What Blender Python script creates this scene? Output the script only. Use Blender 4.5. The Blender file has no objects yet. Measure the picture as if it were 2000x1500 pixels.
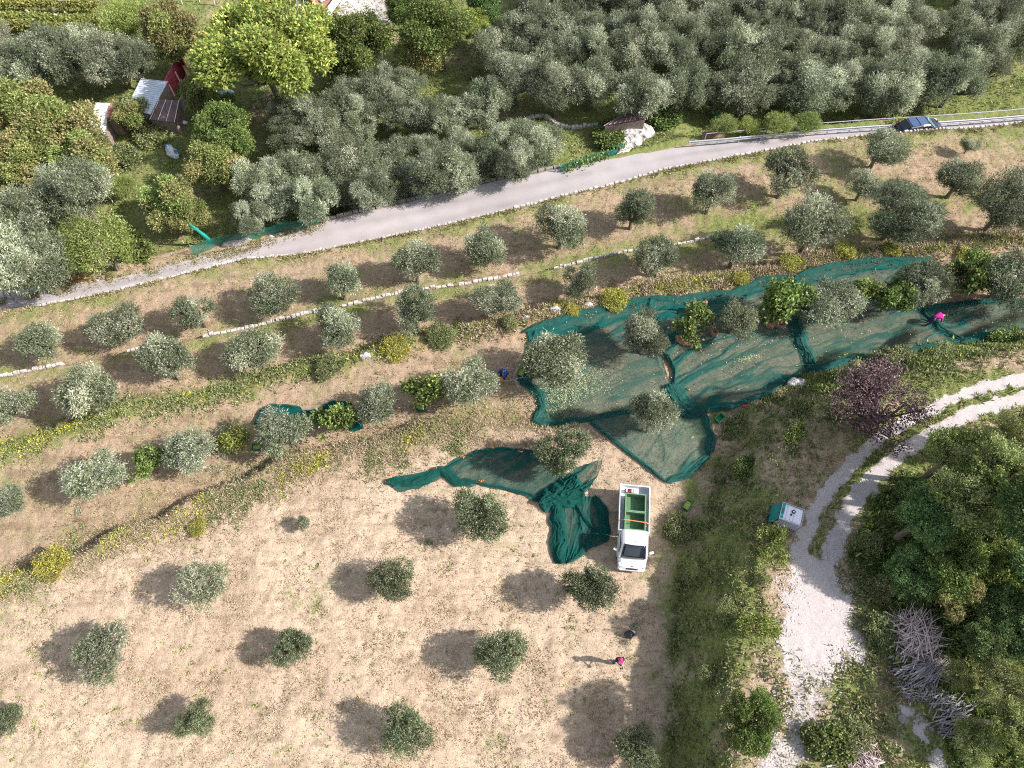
import bpy, bmesh, math, random
import numpy as np
from mathutils import Vector, Matrix
SC = bpy.context.scene
COL = SC.collection
rad = math.radians
rng = np.random.default_rng(7)
random.seed(7)

# ------------------------------------------------------------------ camera, sky, sun, exposure
CAM_H = 42.0
PITCH = 62.0
FPX = 1388.0
cam_d = bpy.data.cameras.new("camera"); cam = bpy.data.objects.new("camera", cam_d); COL.objects.link(cam)
cam.location = (0, 0, CAM_H); cam.rotation_euler = (rad(90 - PITCH), 0, 0)
cam_d.sensor_width = 36.0; cam_d.lens = 18.0 * FPX / 1000.0
cam_d.clip_start = 0.5; cam_d.clip_end = 2000
SC.camera = cam
SUN_EL, SUN_AZ = 37.0, 97.0          # azimuth clockwise from +Y
world = bpy.data.worlds.new("World"); SC.world = world; world.use_nodes = True
wn = world.node_tree.nodes; wl = world.node_tree.links
sky = wn.new("ShaderNodeTexSky"); sky.sky_type = 'NISHITA'; sky.sun_disc = False
sky.sun_elevation = rad(SUN_EL); sky.sun_rotation = rad(SUN_AZ); sky.air_density = 1.2; sky.dust_density = 1.5; sky.ozone_density = 1.0
wn["Background"].inputs[1].default_value = 0.118
hz = wn.new("ShaderNodeHueSaturation"); hz.inputs["Saturation"].default_value = .54   # thin bright haze: a paler sky
wl.new(sky.outputs[0], hz.inputs["Color"]); wl.new(hz.outputs[0], wn["Background"].inputs[0])
sun_d = bpy.data.lights.new("sun", 'SUN'); sun_d.energy = 4.5; sun_d.angle = rad(0.9); sun_d.color = (1.0, 0.935, 0.885)
sun = bpy.data.objects.new("sun", sun_d); COL.objects.link(sun); sun.location = (60, -10, 60)
sd = Vector((math.sin(rad(SUN_AZ)) * math.cos(rad(SUN_EL)), math.cos(rad(SUN_AZ)) * math.cos(rad(SUN_EL)), math.sin(rad(SUN_EL))))
sun.rotation_euler = (-sd).to_track_quat('-Z', 'Y').to_euler()
SC.view_settings.view_transform = 'Standard'; SC.view_settings.look = 'None'
SC.view_settings.exposure = 0.90; SC.view_settings.gamma = 1.0
SC.render.engine = 'CYCLES'; SC.cycles.max_bounces = 6; SC.cycles.transparent_max_bounces = 16
SC.cycles.diffuse_bounces = 3; SC.cycles.use_denoising = False; SC.cycles.filter_width = 1.1

# ------------------------------------------------------------------ noise, terrain
TAB = np.random.default_rng(11).random(65536)
def vn(x, y, s=0):
    x = np.asarray(x, float); y = np.asarray(y, float)
    xi = np.floor(x).astype(np.int64); yi = np.floor(y).astype(np.int64)
    fx = x - xi; fy = y - yi; fx = fx * fx * (3 - 2 * fx); fy = fy * fy * (3 - 2 * fy)
    def H(a, b): return TAB[((a * 73856093) ^ (b * 19349663) ^ (s * 83492791)) & 65535]
    a = H(xi, yi); b = H(xi + 1, yi); c = H(xi, yi + 1); d = H(xi + 1, yi + 1)
    return (a * (1 - fx) + b * fx) * (1 - fy) + (c * (1 - fx) + d * fx) * fy
def fbm(x, y, s=0, o=3):
    r = 0; a = 0.5; t = 0
    for i in range(o):
        r = r + a * vn(x * 2**i, y * 2**i, s + i); t += a; a *= 0.5
    return r / t
def ss(a, b, x):
    t = np.clip((x - a) / (b - a), 0, 1); return t * t * (3 - 2 * t)
SP, CP = math.sin(rad(90 - PITCH)), math.cos(rad(90 - PITCH))
def ray(px, py):
    x = (np.asarray(px, float) - 1000) / FPX; y = -(np.asarray(py, float) - 750) / FPX
    return x, y * CP + SP, y * SP - CP
def plane_pt(px, py, z):
    a, b, c = ray(px, py); t = (z - CAM_H) / c
    return a * t, b * t
def line(pts, z):
    p = np.array(pts, float); x, y = plane_pt(p[:, 0], p[:, 1], z)
    return x, y
# terrace edges, surveyed from left to right (each steps DOWN away from the camera)
E1 = line([(-300,1300),(-100,1190),(0,1140),(100,1095),(250,1050),(420,985),(560,925),(700,880),(850,850),(1000,832),(1150,825),(1400,800),(1500,765),(1590,722),(1700,700),(1870,670),(2000,640),(2300,600)], -0.6)
E2 = line([(-300,950),(-100,905),(0,880),(100,850),(250,800),(450,755),(600,718),(750,680),(900,645),(1040,618),(1200,580),(1400,545),(1600,510),(1820,480),(2000,465),(2300,430)], -1.8)
E3 = line([(-300,810),(-100,765),(0,740),(120,715),(270,687),(400,660),(500,640),(600,615),(700,595),(800,572),(900,560),(1000,543),(1100,525),(1200,500),(1300,485),(1400,465),(1700,420),(2300,330)], -2.7)
E4 = line([(-300,640),(-100,617),(0,607),(90,596),(200,575),(330,545),(470,510),(600,495),(700,475),(800,455),(900,435),(1000,412),(1100,385),(1200,360),(1300,335),(1400,315),(1500,297),(1600,278),(1700,267),(1800,258),(1900,250),(2000,240),(2300,215)], -3.2)
ROADZ = -4.3
E5 = line([(-300,625),(-100,600),(0,583),(100,567),(200,548),(300,527),(380,505),(480,480),(560,460),(625,434),(700,416),(800,393),(900,367),(1000,347),(1100,327),(1200,308),(1310,287),(1400,275),(1500,266),(1600,257),(1700,248),(1850,236),(2000,224),(2300,200)], ROADZ)
STEP5x = np.array([-300,300,560,640,1200,1330,1420,1800,2300]); STEP5 = np.array([.5,.5,.7,2.0,2.0,1.0,2.2,2.4,2.4])
s5x, _ = plane_pt(STEP5x, np.interp(STEP5x, [-300,0,625,1310,2300],[625,583,434,287,200]), ROADZ)
TOE = line([(1290,1800),(1300,1500),(1305,1300),(1315,1120),(1350,1020),(1385,960),(1400,880),(1410,830),(1470,785),(1600,735),(1700,708),(1870,680),(2000,652),(2300,620)], -0.3)
CREST = line([(1470,1800),(1490,1500),(1480,1350),(1520,1200),(1545,1050),(1600,930),(1680,850),(1770,800),(1880,765),(2000,730),(2300,660)], 2.6)
def pdist(x, y, P):
    best = np.full(np.shape(x), 1e9)
    for i in range(len(P[0]) - 1):
        ax, ay, bx, by = P[0][i], P[1][i], P[0][i+1], P[1][i+1]
        dx, dy = bx - ax, by - ay
        t = np.clip(((x - ax) * dx + (y - ay) * dy) / (dx * dx + dy * dy), 0, 1)
        best = np.minimum(best, np.hypot(x - ax - t * dx, y - ay - t * dy))
    return best
def inside(x, y, PX, PY):
    r = np.zeros(np.shape(x), bool); n = len(PX); j = n - 1
    for i in range(n):
        c = ((PY[i] > y) != (PY[j] > y)) & (x < (PX[j] - PX[i]) * (y - PY[i]) / (PY[j] - PY[i] + 1e-12) + PX[i])
        r ^= c; j = i
    return r
def closed(P): return np.append(P[0], [200, 200]), np.append(P[1], [P[1][-1], -80])
def hgt(x, y):
    x = np.asarray(x, float); y = np.asarray(y, float)
    wob = (vn(x * .35, y * .35, 3) - .5)
    z = 0.5 * (fbm(x * .12, y * .12, 5) - .5)
    z = z - 1.2 * ss(-.3, 1.3, y - np.interp(x, *E1) + 2.6 * wob)
    z = z - 1.2 * ss(-.3, 1.3, y - np.interp(x, *E2) + wob)
    z = z - 0.6 * ss(-.12, .18, y - np.interp(x, *E3))
    d4 = y - np.interp(x, *E4); d5 = y - np.interp(x, *E5)
    step4 = ss(-.05, .25, d4)
    z = z * (1 - step4) + ROADZ * step4
    z = z - np.interp(x, s5x, STEP5) * ss(.15, 1.1, d5 - np.interp(x, s5x, [1.2, 1.2, .9, .1, .1, .8, .6, .6, .6])) - 0.05 * np.clip(d5 - 1.2, 0, 60) + 0.5 * (fbm(x * .15, y * .15, 9) - .5) * ss(1, 4, d5)
    m = (np.asarray(x) > 8)
    if np.any(m):
        dt = pdist(x, y, TOE); dc = pdist(x, y, CREST)
        dt = np.clip(dt + 1.6 * (fbm(np.asarray(x) * .45, np.asarray(y) * .45, 17) - .5), 0, 99); it = inside(x, y, *closed(TOE)); ic = inside(x, y, *closed(CREST))
        u = np.where(ic, 1.0, dt / (dt + dc + 1e-6)) * it
        u = ss(0, .62, u) * .92 + .08 * u
        top = np.interp(y, [-5, 10, 25, 34], [3.4, 3.2, 2.7, 2.2])
        z = z + u * (top - z * .7) + np.where(ic, np.clip(dc - 4.5, 0, 14) * .13, 0)
    return z
def G(px, py, dz=0.0):
    """where the line of sight meets the ground lifted by dz; returns ground x, y, z"""
    px = np.asarray(px, float); py = np.asarray(py, float); z = np.zeros(np.shape(px)) + dz
    for k in range(25):
        x, y = plane_pt(px, py, z); z = .5 * z + .5 * (hgt(x, y) + dz)
    return x, y, hgt(x, y)
def g1(px, py, dz=0.0):
    x, y, z = G(np.array([px]), np.array([py]), dz); return Vector((x[0], y[0], z[0]))
def scale_at(v): # pixels of the 2000 px photograph per metre
    d = -((v.z - CAM_H) * CP - v.y * SP); return FPX / d

# ------------------------------------------------------------------ helpers
def np_mesh(name, V, F, mats, cols=None, fmat=None, smooth=False):
    me = bpy.data.meshes.new(name); V = np.asarray(V, np.float32); F = np.asarray(F, np.int32)
    k = F.shape[1]; n = len(F)
    me.vertices.add(len(V)); me.vertices.foreach_set("co", V.ravel())
    me.loops.add(n * k); me.loops.foreach_set("vertex_index", F.ravel())
    me.polygons.add(n); me.polygons.foreach_set("loop_start", np.arange(0, n * k, k, dtype=np.int32))
    if fmat is not None: me.polygons.foreach_set("material_index", np.asarray(fmat, np.int32))
    me.update(calc_edges=True); me.validate()
    if smooth: me.polygons.foreach_set("use_smooth", np.ones(n, bool))
    for m in (mats if isinstance(mats, (list, tuple)) else [mats]): me.materials.append(m)
    if cols:
        for nm, c in cols.items():
            a = me.color_attributes.new(nm, 'FLOAT_COLOR', 'POINT')
            c4 = np.ones((len(V), 4), np.float32); c4[:, :c.shape[1]] = c; a.data.foreach_set("color", c4.ravel())
    return me
def link(name, me, parent=None):
    o = bpy.data.objects.new(name, me); COL.objects.link(o)
    if parent is not None: o.parent = parent
    return o
def tag(o, label, cat, group=None, kind=None):
    if label: o["label"] = label
    if cat: o["category"] = cat
    if group: o["group"] = group
    if kind: o["kind"] = kind
    return o
def empty(name, loc, rz=0, sc=1.0):
    o = bpy.data.objects.new(name, None); COL.objects.link(o); o.location = loc; o.rotation_euler = (0, 0, rz)
    o.scale = (sc, sc, sc); o.empty_display_size = .3; return o
def struct(o): o["kind"] = "structure"; return o
class MB:
    def __init__(s): s.v = []; s.f = []
    def add(s, vs, fs):
        b = len(s.v); s.v += [tuple(v) for v in vs]; s.f += [tuple(i + b for i in f) for f in fs]; return s
    def box(s, c, d, rz=0, tilt=None, taper=1.0):
        hx, hy, hz = d[0] / 2, d[1] / 2, d[2] / 2
        M = Matrix.Rotation(rz, 4, 'Z')
        if tilt: M = M @ tilt
        vs = []
        for sz in (-1, 1):
            t = taper if sz > 0 else 1
            for sx, sy in ((-1, -1), (1, -1), (1, 1), (-1, 1)):
                vs.append(Vector(c) + M @ Vector((sx * hx * t, sy * hy * t, sz * hz)))
        return s.add(vs, [(3,2,1,0),(4,5,6,7),(0,1,5,4),(1,2,6,5),(2,3,7,6),(3,0,4,7)])
    def tube(s, pts, rs, n=6, cap=True):
        pts = [Vector(p) for p in pts]
        if not isinstance(rs, (list, tuple)): rs = [rs] * len(pts)
        vs = []
        for i, p in enumerate(pts):
            d = (pts[min(i + 1, len(pts) - 1)] - pts[max(i - 1, 0)])
            if d.length < 1e-6: d = Vector((0, 0, 1))
            d.normalize(); u = d.cross(Vector((0, 0, 1)) if abs(d.z) < .9 else Vector((1, 0, 0))).normalized(); w = d.cross(u)
            for k in range(n):
                a = 2 * math.pi * k / n; vs.append(p + (u * math.cos(a) + w * math.sin(a)) * rs[i])
        fs = []
        for i in range(len(pts) - 1):
            for k in range(n):
                k2 = (k + 1) % n; fs.append((i * n + k, i * n + k2, (i + 1) * n + k2, (i + 1) * n + k))
        if cap: fs.append(tuple(range(n - 1, -1, -1))); fs.append(tuple((len(pts) - 1) * n + k for k in range(n)))
        return s.add(vs, fs)
    def loft(s, rings, cap=True):
        n = len(rings[0]); vs = [v for r in rings for v in r]; fs = []
        for i in range(len(rings) - 1):
            for k in range(n):
                k2 = (k + 1) % n; fs.append((i * n + k, i * n + k2, (i + 1) * n + k2, (i + 1) * n + k))
        if cap: fs.append(tuple(range(n - 1, -1, -1))); fs.append(tuple((len(rings) - 1) * n + k for k in range(n)))
        return s.add(vs, fs)
    def quad(s, a, b, c, d, th=0.0):
        if th == 0: return s.add([a, b, c, d], [(0, 1, 2, 3)])
        a, b, c, d = map(Vector, (a, b, c, d)); n = (b - a).cross(d - a).normalized() * th
        return s.add([a, b, c, d, a + n, b + n, c + n, d + n], [(3,2,1,0),(4,5,6,7),(0,1,5,4),(1,2,6,5),(2,3,7,6),(3,0,4,7)])
    def build(s, name, mat, parent=None, bevel=0, smooth=False, seg=2):
        me = bpy.data.meshes.new(name); me.from_pydata(s.v, [], s.f); me.materials.append(mat)
        bm = bmesh.new(); bm.from_mesh(me); bmesh.ops.recalc_face_normals(bm, faces=bm.faces)
        if bevel: bmesh.ops.bevel(bm, geom=list(bm.edges), offset=bevel, segments=seg, profile=.6, affect='EDGES', clamp_overlap=True)
        bm.to_mesh(me); bm.free()
        if smooth: me.polygons.foreach_set("use_smooth", np.ones(len(me.polygons), bool))
        return link(name, me, parent)
# materials ----------------------------------------------------------
def nt(m):
    m.use_nodes = True; return m.node_tree.nodes, m.node_tree.links
def mat(name, col, rough=.7, var=.12, scale=6, bump=0.0, metal=0.0, spec=.3, col2=None, thr=(.45, .6)):
    m = bpy.data.materials.new(name); n, l = nt(m); b = n["Principled BSDF"]
    b.inputs["Roughness"].default_value = rough; b.inputs["Metallic"].default_value = metal; b.inputs["Specular IOR Level"].default_value = spec
    tc = n.new("ShaderNodeTexCoord"); no = n.new("ShaderNodeTexNoise"); no.inputs["Scale"].default_value = scale; no.inputs["Detail"].default_value = 6
    l.new(tc.outputs["Object"], no.inputs["Vector"])
    r = n.new("ShaderNodeValToRGB"); l.new(no.outputs["Fac"], r.inputs[0])
    c = np.array(col)
    if col2 is None:
        r.color_ramp.elements[0].position = .3; r.color_ramp.elements[1].position = .7
        r.color_ramp.elements[0].color = (*(c * (1 - var)), 1); r.color_ramp.elements[1].color = (*np.minimum(c * (1 + var), 1), 1)
    else:
        r.color_ramp.elements[0].position = thr[0]; r.color_ramp.elements[1].position = thr[1]
        r.color_ramp.elements[0].color = (*col, 1); r.color_ramp.elements[1].color = (*col2, 1)
    l.new(r.outputs[0], b.inputs["Base Color"])
    if bump:
        bp = n.new("ShaderNodeBump"); bp.inputs["Strength"].default_value = 1; bp.inputs["Distance"].default_value = bump
        l.new(no.outputs["Fac"], bp.inputs["Height"]); l.new(bp.outputs[0], b.inputs["Normal"])
    return m
def foliage_mat(name, trans=.38, hvar=.03, vvar=.35):
    m = bpy.data.materials.new(name); n, l = nt(m); b = n["Principled BSDF"]; out = n["Material Output"]
    at = n.new("ShaderNodeAttribute"); at.attribute_name = "Col"
    oi = n.new("ShaderNodeObjectInfo"); hs = n.new("ShaderNodeHueSaturation")
    mr = n.new("ShaderNodeMapRange"); mr.inputs["To Min"].default_value = 1 - vvar / 2; mr.inputs["To Max"].default_value = 1 + vvar / 2
    mh = n.new("ShaderNodeMapRange"); mh.inputs["To Min"].default_value = .5 - hvar / 2; mh.inputs["To Max"].default_value = .5 + hvar / 2
    mu = n.new("ShaderNodeMath"); mu.operation = 'FRACT'; m2 = n.new("ShaderNodeMath"); m2.operation = 'MULTIPLY'; m2.inputs[1].default_value = 7.13
    l.new(oi.outputs["Random"], mr.inputs[0]); l.new(oi.outputs["Random"], m2.inputs[0]); l.new(m2.outputs[0], mu.inputs[0]); l.new(mu.outputs[0], mh.inputs[0])
    l.new(mh.outputs[0], hs.inputs["Hue"]); l.new(mr.outputs[0], hs.inputs["Value"]); l.new(at.outputs["Color"], hs.inputs["Color"])
    l.new(hs.outputs[0], b.inputs["Base Color"]); b.inputs["Roughness"].default_value = .55; b.inputs["Specular IOR Level"].default_value = .35
    tr = n.new("ShaderNodeBsdfTranslucent"); l.new(hs.outputs[0], tr.inputs["Color"])
    mx = n.new("ShaderNodeMixShader"); mx.inputs[0].default_value = trans
    l.new(b.outputs[0], mx.inputs[1]); l.new(tr.outputs[0], mx.inputs[2]); l.new(mx.outputs[0], out.inputs[0]); return m
M_LEAF = foliage_mat("leaf_foliage"); M_GRASS = foliage_mat("grass_foliage", trans=.2, hvar=0, vvar=0)
M_BARK = mat("bark", (.16, .13, .10), .9, .3, 9, .02)
M_TWIG = mat("twig_wood", (.27, .21, .19), .85, .3, 5)
M_STONE = mat("lime_stone", (.47, .435, .41), .9, .35, 5, .03)
M_STONED = mat("grey_stone", (.26, .24, .22), .95, .3, 5, .03)

# ------------------------------------------------------------------ ground masks
def dens(px0, mask_list, x, y, out):
    for (px, py, rx, ry, v) in mask_list:   # ground patches, metres
        c = g1(px, py); s = scale_at(c)
        d = np.hypot((x - c.x) / (rx / s), (y - c.y) / (ry / s / .85))
        out = out + v * np.clip(1.25 - d, 0, 1)
    return out
def poly_g(pts):
    p = np.array(pts, float); x, y, z = G(p[:, 0], p[:, 1]); return x, y
TRACK = poly_g([(1558,1050),(1546,1110),(1540,1160),(1530,1240),(1520,1320),(1540,1400),(1490,1450),(1480,1520),(1540,1520),(1600,1440),(1620,1340),(1660,1285),(1690,1292),(1672,1220),(1648,1160),(1636,1100),(1640,1050),(1600,1080)])
RUT1 = poly_g([(2150,715),(2000,742),(1930,757),(1860,782),(1800,808),(1745,840),(1695,880),(1650,922),(1612,965),(1586,1010),(1572,1060),(1562,1120)])
RUT2 = poly_g([(2150,745),(2000,774),(1930,790),(1870,812),(1810,845),(1752,885),(1707,927),(1672,967),(1646,1010),(1626,1060),(1608,1120)])
GRAV2 = poly_g([(1755,1375),(1790,1385),(1810,1440),(1850,1520),(1835,1520),(1800,1445),(1765,1400)])
MIDL = poly_g([(2150,730),(2000,758),(1930,773),(1865,796),(1805,827),(1748,863),(1700,904),(1660,945),(1628,988),(1606,1035),(1590,1080)])
YM = poly_g([(1600, 1085)])[1][0]
YF1, YF2 = [poly_g([(1600, p_)])[1][0] for p_ in (1215, 1320)]
WOOD = poly_g([(2300,740),(1990,830),(1900,862),(1790,915),(1730,965),(1690,1010),(1662,1080),(1672,1150),(1705,1230),(1745,1290),(1800,1380),(1900,1540),(2500,1540)])
YARD = poly_g([(650,40),(690,-30),(830,-30),(790,20),(740,60),(700,50)])
def masks(x, y):
    n1 = fbm(x * .25, y * .25, 21); n2 = fbm(x * .9, y * .9, 31); n3 = fbm(x * 2.2, y * 2.2, 41)
    d1 = y - np.interp(x, *E1); d2 = y - np.interp(x, *E2); d3 = y - np.interp(x, *E3); d4 = y - np.interp(x, *E4); d5 = y - np.interp(x, *E5)
    mound = inside(x, y, *closed(TOE)); crest = inside(x, y, *closed(CREST))
    green = .10 + .5 * (n1 - .5) + .45 * (n2 - .5)
    green = green + .20 * np.exp(-((d1 + .3) / 1.5) ** 2) + .4 * np.exp(-((d2 + .2) / 1.0) ** 2) + .10 * (d1 > 0) + .05 * (d2 > 0)
    green = green + .30 * np.exp(-((d3 + .6) / .9) ** 2) + .2 * np.exp(-((d4 + .5) / .8) ** 2) + .15 * np.exp(-((d3 - 1) / .6) ** 2)
    rightf = ss(10, 30, x); green = green + .12 * rightf * (d2 > 0)
    green = np.where(d5 > 0, .75 + .9 * (n1 - .5) + .4 * (n2 - .5), green)
    green = np.where((d5 > 0) & (d5 < 2) & (x < -8), .35 + .5 * (n2 - .5), green)
    pale = ss(.5, -3.5, d1 + 2 * (n2 - .5)) * (1 - ss(4, 15, x + (n1 - .5) * 10) * .65) * np.clip(.75 + 1.4 * (n1 - .42), .45, 1)                # mown straw of the lower field
    soil = np.clip((n1 - .55) * 3, 0, 1) * (d5 > 1) * .9 + .25 * (d2 > 0) * (d5 < 0) * n2
    mo = ss(-1.5, 1.5, np.where(mound, 1, -1) * pdist(x, y, TOE) + 3 * (n2 - .5)) * (x > 4); green = green * (1 - mo) + mo * (.36 + 1.1 * (n1 - .5) + 1.2 * (n2 - .5) + .35 * ss(17.5, 21, x) * (y < 22))
    tx = pdist(x, y, (np.append(TRACK[0], TRACK[0][0]), np.append(TRACK[1], TRACK[1][0]))); it = inside(x, y, *TRACK)
    sd_ = np.where(it, tx, -tx); grav = ss(-.4, .4, sd_ + (n3 - .5) * .9 + (n2 - .5) * .9)
    grav = grav * (1 - .42 * ss(YF1, YF2, y) * (x < 30))
    for RU, hw in ((RUT1, .46), (RUT2, .56)): grav = np.maximum(grav, ss(-.22, .25, hw - pdist(x, y, RU) + (n3 - .5) * .7 + (n2 - .5) * .35))
    mdl = MIDL; dml = pdist(x, y, mdl)
    grav = grav * (1 - .95 * ss(.36, .12, dml + .5 * (n3 - .5)) * (y > YM)); green = green + .5 * ss(.5, .1, dml) * (y > YM)
    g2 = pdist(x, y, (np.append(GRAV2[0], GRAV2[0][0]), np.append(GRAV2[1], GRAV2[1][0]))); ig = inside(x, y, *GRAV2)
    grav = np.maximum(grav, ss(-.4, .3, np.where(ig, g2, -g2) + (n3 - .5) * 1.2 + (n2 - .5)) * .85)
    iy = inside(x, y, *YARD); dy_ = pdist(x, y, (np.append(YARD[0], YARD[0][0]), np.append(YARD[1], YARD[1][0])))
    grav = np.maximum(grav, ss(-1, .4, np.where(iy, dy_, -dy_) + (n3 - .5) * 2))
    green = dens(0, [(1420,1100,90,300,.35),(1345,1300,45,260,.35),(1330,1450,60,120,.4),(1550,1360,60,70,-.2),(1530,1130,34,90,-.5),(1500,1330,60,80,-.5),(1480,1440,50,60,-.4),(1500,1200,30,60,-.3),(1560,930,60,50,-.3),(1290,1130,30,50,.25),(1250,1180,40,60,.15),(1240,1350,60,60,.12),
        (700,820,120,50,.1),(1000,790,90,60,.2),(880,960,80,40,.1),(160,190,110,28,.6),(120,210,60,30,.5),(250,370,70,50,-.15),(330,250,60,60,.3),(400,500,80,25,.1),(420,480,60,20,-.3),
        (1500,430,120,30,.2),(1400,440,60,30,.2),(1900,430,80,40,-.1),(560,1180,60,40,.08),(900,1430,150,60,.1),(470,1150,60,40,.06),(1850,200,120,30,.4)], x, y, green)
    soil = dens(.42 * mound * (n2 + .3) + soil, [(1720,1340,90,80,.9),(1870,1300,110,80,1.1),(1660,1330,60,40,.6),(1900,1420,60,60,.6),(1500,880,80,60,.35),(700,240,50,30,.5),(1100,245,70,20,.6),(480,300,50,30,.4),(700,310,200,14,.4),(340,380,40,25,.3),(1850,90,40,60,.5),(60,64,150,12,1.6),(60,22,150,10,1.6),(60,0,150,8,1.2),(1250,320,100,10,.3),(1230,1270,80,60,.1)], x, y, soil)
    spk = (n3 > .74) * .5
    return np.clip(green + spk * (d1 < 0) * .3, 0, 1), np.clip(grav, 0, 1), np.clip(soil, 0, 1), pale, d1, d2, d3, d4, d5, mound, crest
# ------------------------------------------------------------------ ground sheet
def ground_material():
    m = bpy.data.materials.new("ground_cover"); n, l = nt(m); b = n["Principled BSDF"]; b.inputs["Roughness"].default_value = .95; b.inputs["Specular IOR Level"].default_value = .1
    tc = n.new("ShaderNodeTexCoord")
    def noise(scale, det=4, rough=.6, sx=1, sy=1, rot=0):
        mp = n.new("ShaderNodeMapping"); mp.inputs["Scale"].default_value = (sx, sy, 1); mp.inputs["Rotation"].default_value = (0, 0, rot)
        l.new(tc.outputs["Object"], mp.inputs[0]); o = n.new("ShaderNodeTexNoise"); o.inputs["Scale"].default_value = scale
        o.inputs["Detail"].default_value = det; o.inputs["Roughness"].default_value = rough; l.new(mp.outputs[0], o.inputs["Vector"]); return o.outputs["Fac"]
    def ramp(f, stops):
        r = n.new("ShaderNodeValToRGB"); e = r.color_ramp.elements
        while len(e) < len(stops): e.new(.5)
        for k, (p, c) in enumerate(stops): e[k].position = p; e[k].color = (*c, 1)
        l.new(f, r.inputs[0]); return r.outputs[0]
    def mix(f, a, c, mode='MIX'):
        x = n.new("ShaderNodeMix"); x.data_type = 'RGBA'; x.blend_type = mode
        if isinstance(f, float): x.inputs[0].default_value = f
        else: l.new(f, x.inputs[0])
        l.new(a, x.inputs[6]); l.new(c, x.inputs[7]) if not isinstance(c, tuple) else setattr(x.inputs[7], "default_value", (*c, 1)); return x.outputs[2]
    def math_(op, a, c, cl=False):
        x = n.new("ShaderNodeMath"); x.operation = op; x.use_clamp = cl
        for i, v in enumerate((a, c)):
            if isinstance(v, (float, int)): x.inputs[i].default_value = v
            else: l.new(v, x.inputs[i])
        return x.outputs[0]
    A = n.new("ShaderNodeAttribute"); A.attribute_name = "MA"; B = n.new("ShaderNodeAttribute"); B.attribute_name = "MB"
    sa = n.new("ShaderNodeSeparateColor"); l.new(A.outputs["Color"], sa.inputs[0]); sb = n.new("ShaderNodeSeparateColor"); l.new(B.outputs["Color"], sb.inputs[0])
    fine = noise(9, 5, .75); fib = noise(5, 4, .8, 1, 3.2, .6); fib2 = noise(5, 4, .8, 3.2, 1, .3); med = noise(1.3, 5, .7); band = noise(1.0, 3, .6, .25, 1.6, -.38); big = noise(.22, 3); tiny = noise(26, 2, .5)
    f = math_('MULTIPLY', math_('ADD', math_('ADD', fine, fib), fib2), .3333)
    f = math_('ADD', math_('MULTIPLY', f, .75), math_('MULTIPLY', tiny, .25))
    straw = ramp(f, [(.36, (.13, .09, .055)), (.45, (.27, .195, .13)), (.54, (.41, .31, .215)), (.66, (.60, .475, .36))])
    pale = ramp(f, [(.36, (.25, .185, .13)), (.45, (.42, .325, .235)), (.54, (.55, .435, .32)), (.66, (.71, .585, .455))])
    dirtier = ramp(math_('MULTIPLY', math_('ADD', med, band), .5), [(.41, (.74, .72, .69)), (.50, (1, 1, 1)), (.60, (1.0, .95, .96))])
    grass = ramp(f, [(.38, (.05, .06, .015)), (.47, (.13, .155, .045)), (.55, (.23, .26, .09)), (.66, (.38, .38, .18))])
    soil = ramp(f, [(.36, (.075, .05, .035)), (.5, (.18, .125, .09)), (.65, (.30, .22, .165))])
    grav = ramp(f, [(.36, (.24, .21, .20)), (.44, (.39, .35, .335)), (.54, (.48, .435, .42)), (.66, (.58, .535, .52))])
    base = mix(sb.outputs[0], straw, pale); base = mix(1.0, base, dirtier, 'MULTIPLY')
    gm = math_('ADD', sa.outputs[0], math_('ADD', math_('MULTIPLY', math_('SUBTRACT', med, .5), 1.0), math_('MULTIPLY', math_('SUBTRACT', fine, .5), 1.4)))
    gm = ramp(gm, [(.30, (0, 0, 0)), (.62, (1, 1, 1))])
    so = ramp(math_('ADD', sa.outputs[2], math_('MULTIPLY', math_('SUBTRACT', fine, .5), .9)), [(.3, (0, 0, 0)), (.7, (1, 1, 1))])
    base = mix(so, base, soil); base = mix(gm, base, grass)
    vo = n.new("ShaderNodeTexVoronoi"); vo.inputs["Scale"].default_value = 11; l.new(tc.outputs["Object"], vo.inputs["Vector"])
    sp = ramp(math_('MULTIPLY', vo.outputs["Distance"], 1.0), [(.10, (.60, .58, .56)), (.22, (1, 1, 1))])
    spm = ramp(med, [(.48, (0, 0, 0)), (.62, (1, 1, 1))])
    one = n.new("ShaderNodeRGB"); one.outputs[0].default_value = (1, 1, 1, 1)
    grav = mix(1.0, grav, mix(spm, one.outputs[0], sp), 'MULTIPLY')
    gv = ramp(math_('ADD', sa.outputs[1], math_('MULTIPLY', math_('SUBTRACT', fine, .5), 1.1)), [(.40, (0, 0, 0)), (.56, (1, 1, 1))])
    base = mix(gv, base, grav)
    l.new(base, b.inputs["Base Color"])
    bp = n.new("ShaderNodeBump"); bp.inputs["Distance"].default_value = .11; bp.inputs["Strength"].default_value = .8
    l.new(math_('MULTIPLY', f, math_('SUBTRACT', 1.0, math_('MULTIPLY', gv, .65))), bp.inputs["Height"]); l.new(bp.outputs[0], b.inputs["Normal"])
    return m
M_GROUND = ground_material()
def axis(lo, hi, step, far):
    a = np.arange(lo, hi + step, step); o = [hi + step]
    while o[-1] < far: o.append(o[-1] + (o[-1] - hi) * .5 + 1)
    q = [lo - step]
    while q[-1] > -far: q.append(q[-1] - (lo - q[-1]) * .5 - 1)
    return np.concatenate([q[::-1], a, o])
AX = axis(-62, 62, .16, 500); AY = axis(-4, 84, .16, 500)
GX, GY = np.meshgrid(AX, AY); gx, gy = GX.ravel(), GY.ravel()
far = np.maximum(np.maximum(np.abs(gx) - 66, gy - 88), -8 - gy).clip(0, 400)
GZ = np.empty(len(gx))
mg, mv, ms, mp_, D1, D2, D3, D4, D5, MND, CRS = masks(gx, gy)
GZ = hgt(gx, gy) - far * .02
onroad = (D4 > .1) & (D5 < .3)
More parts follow.
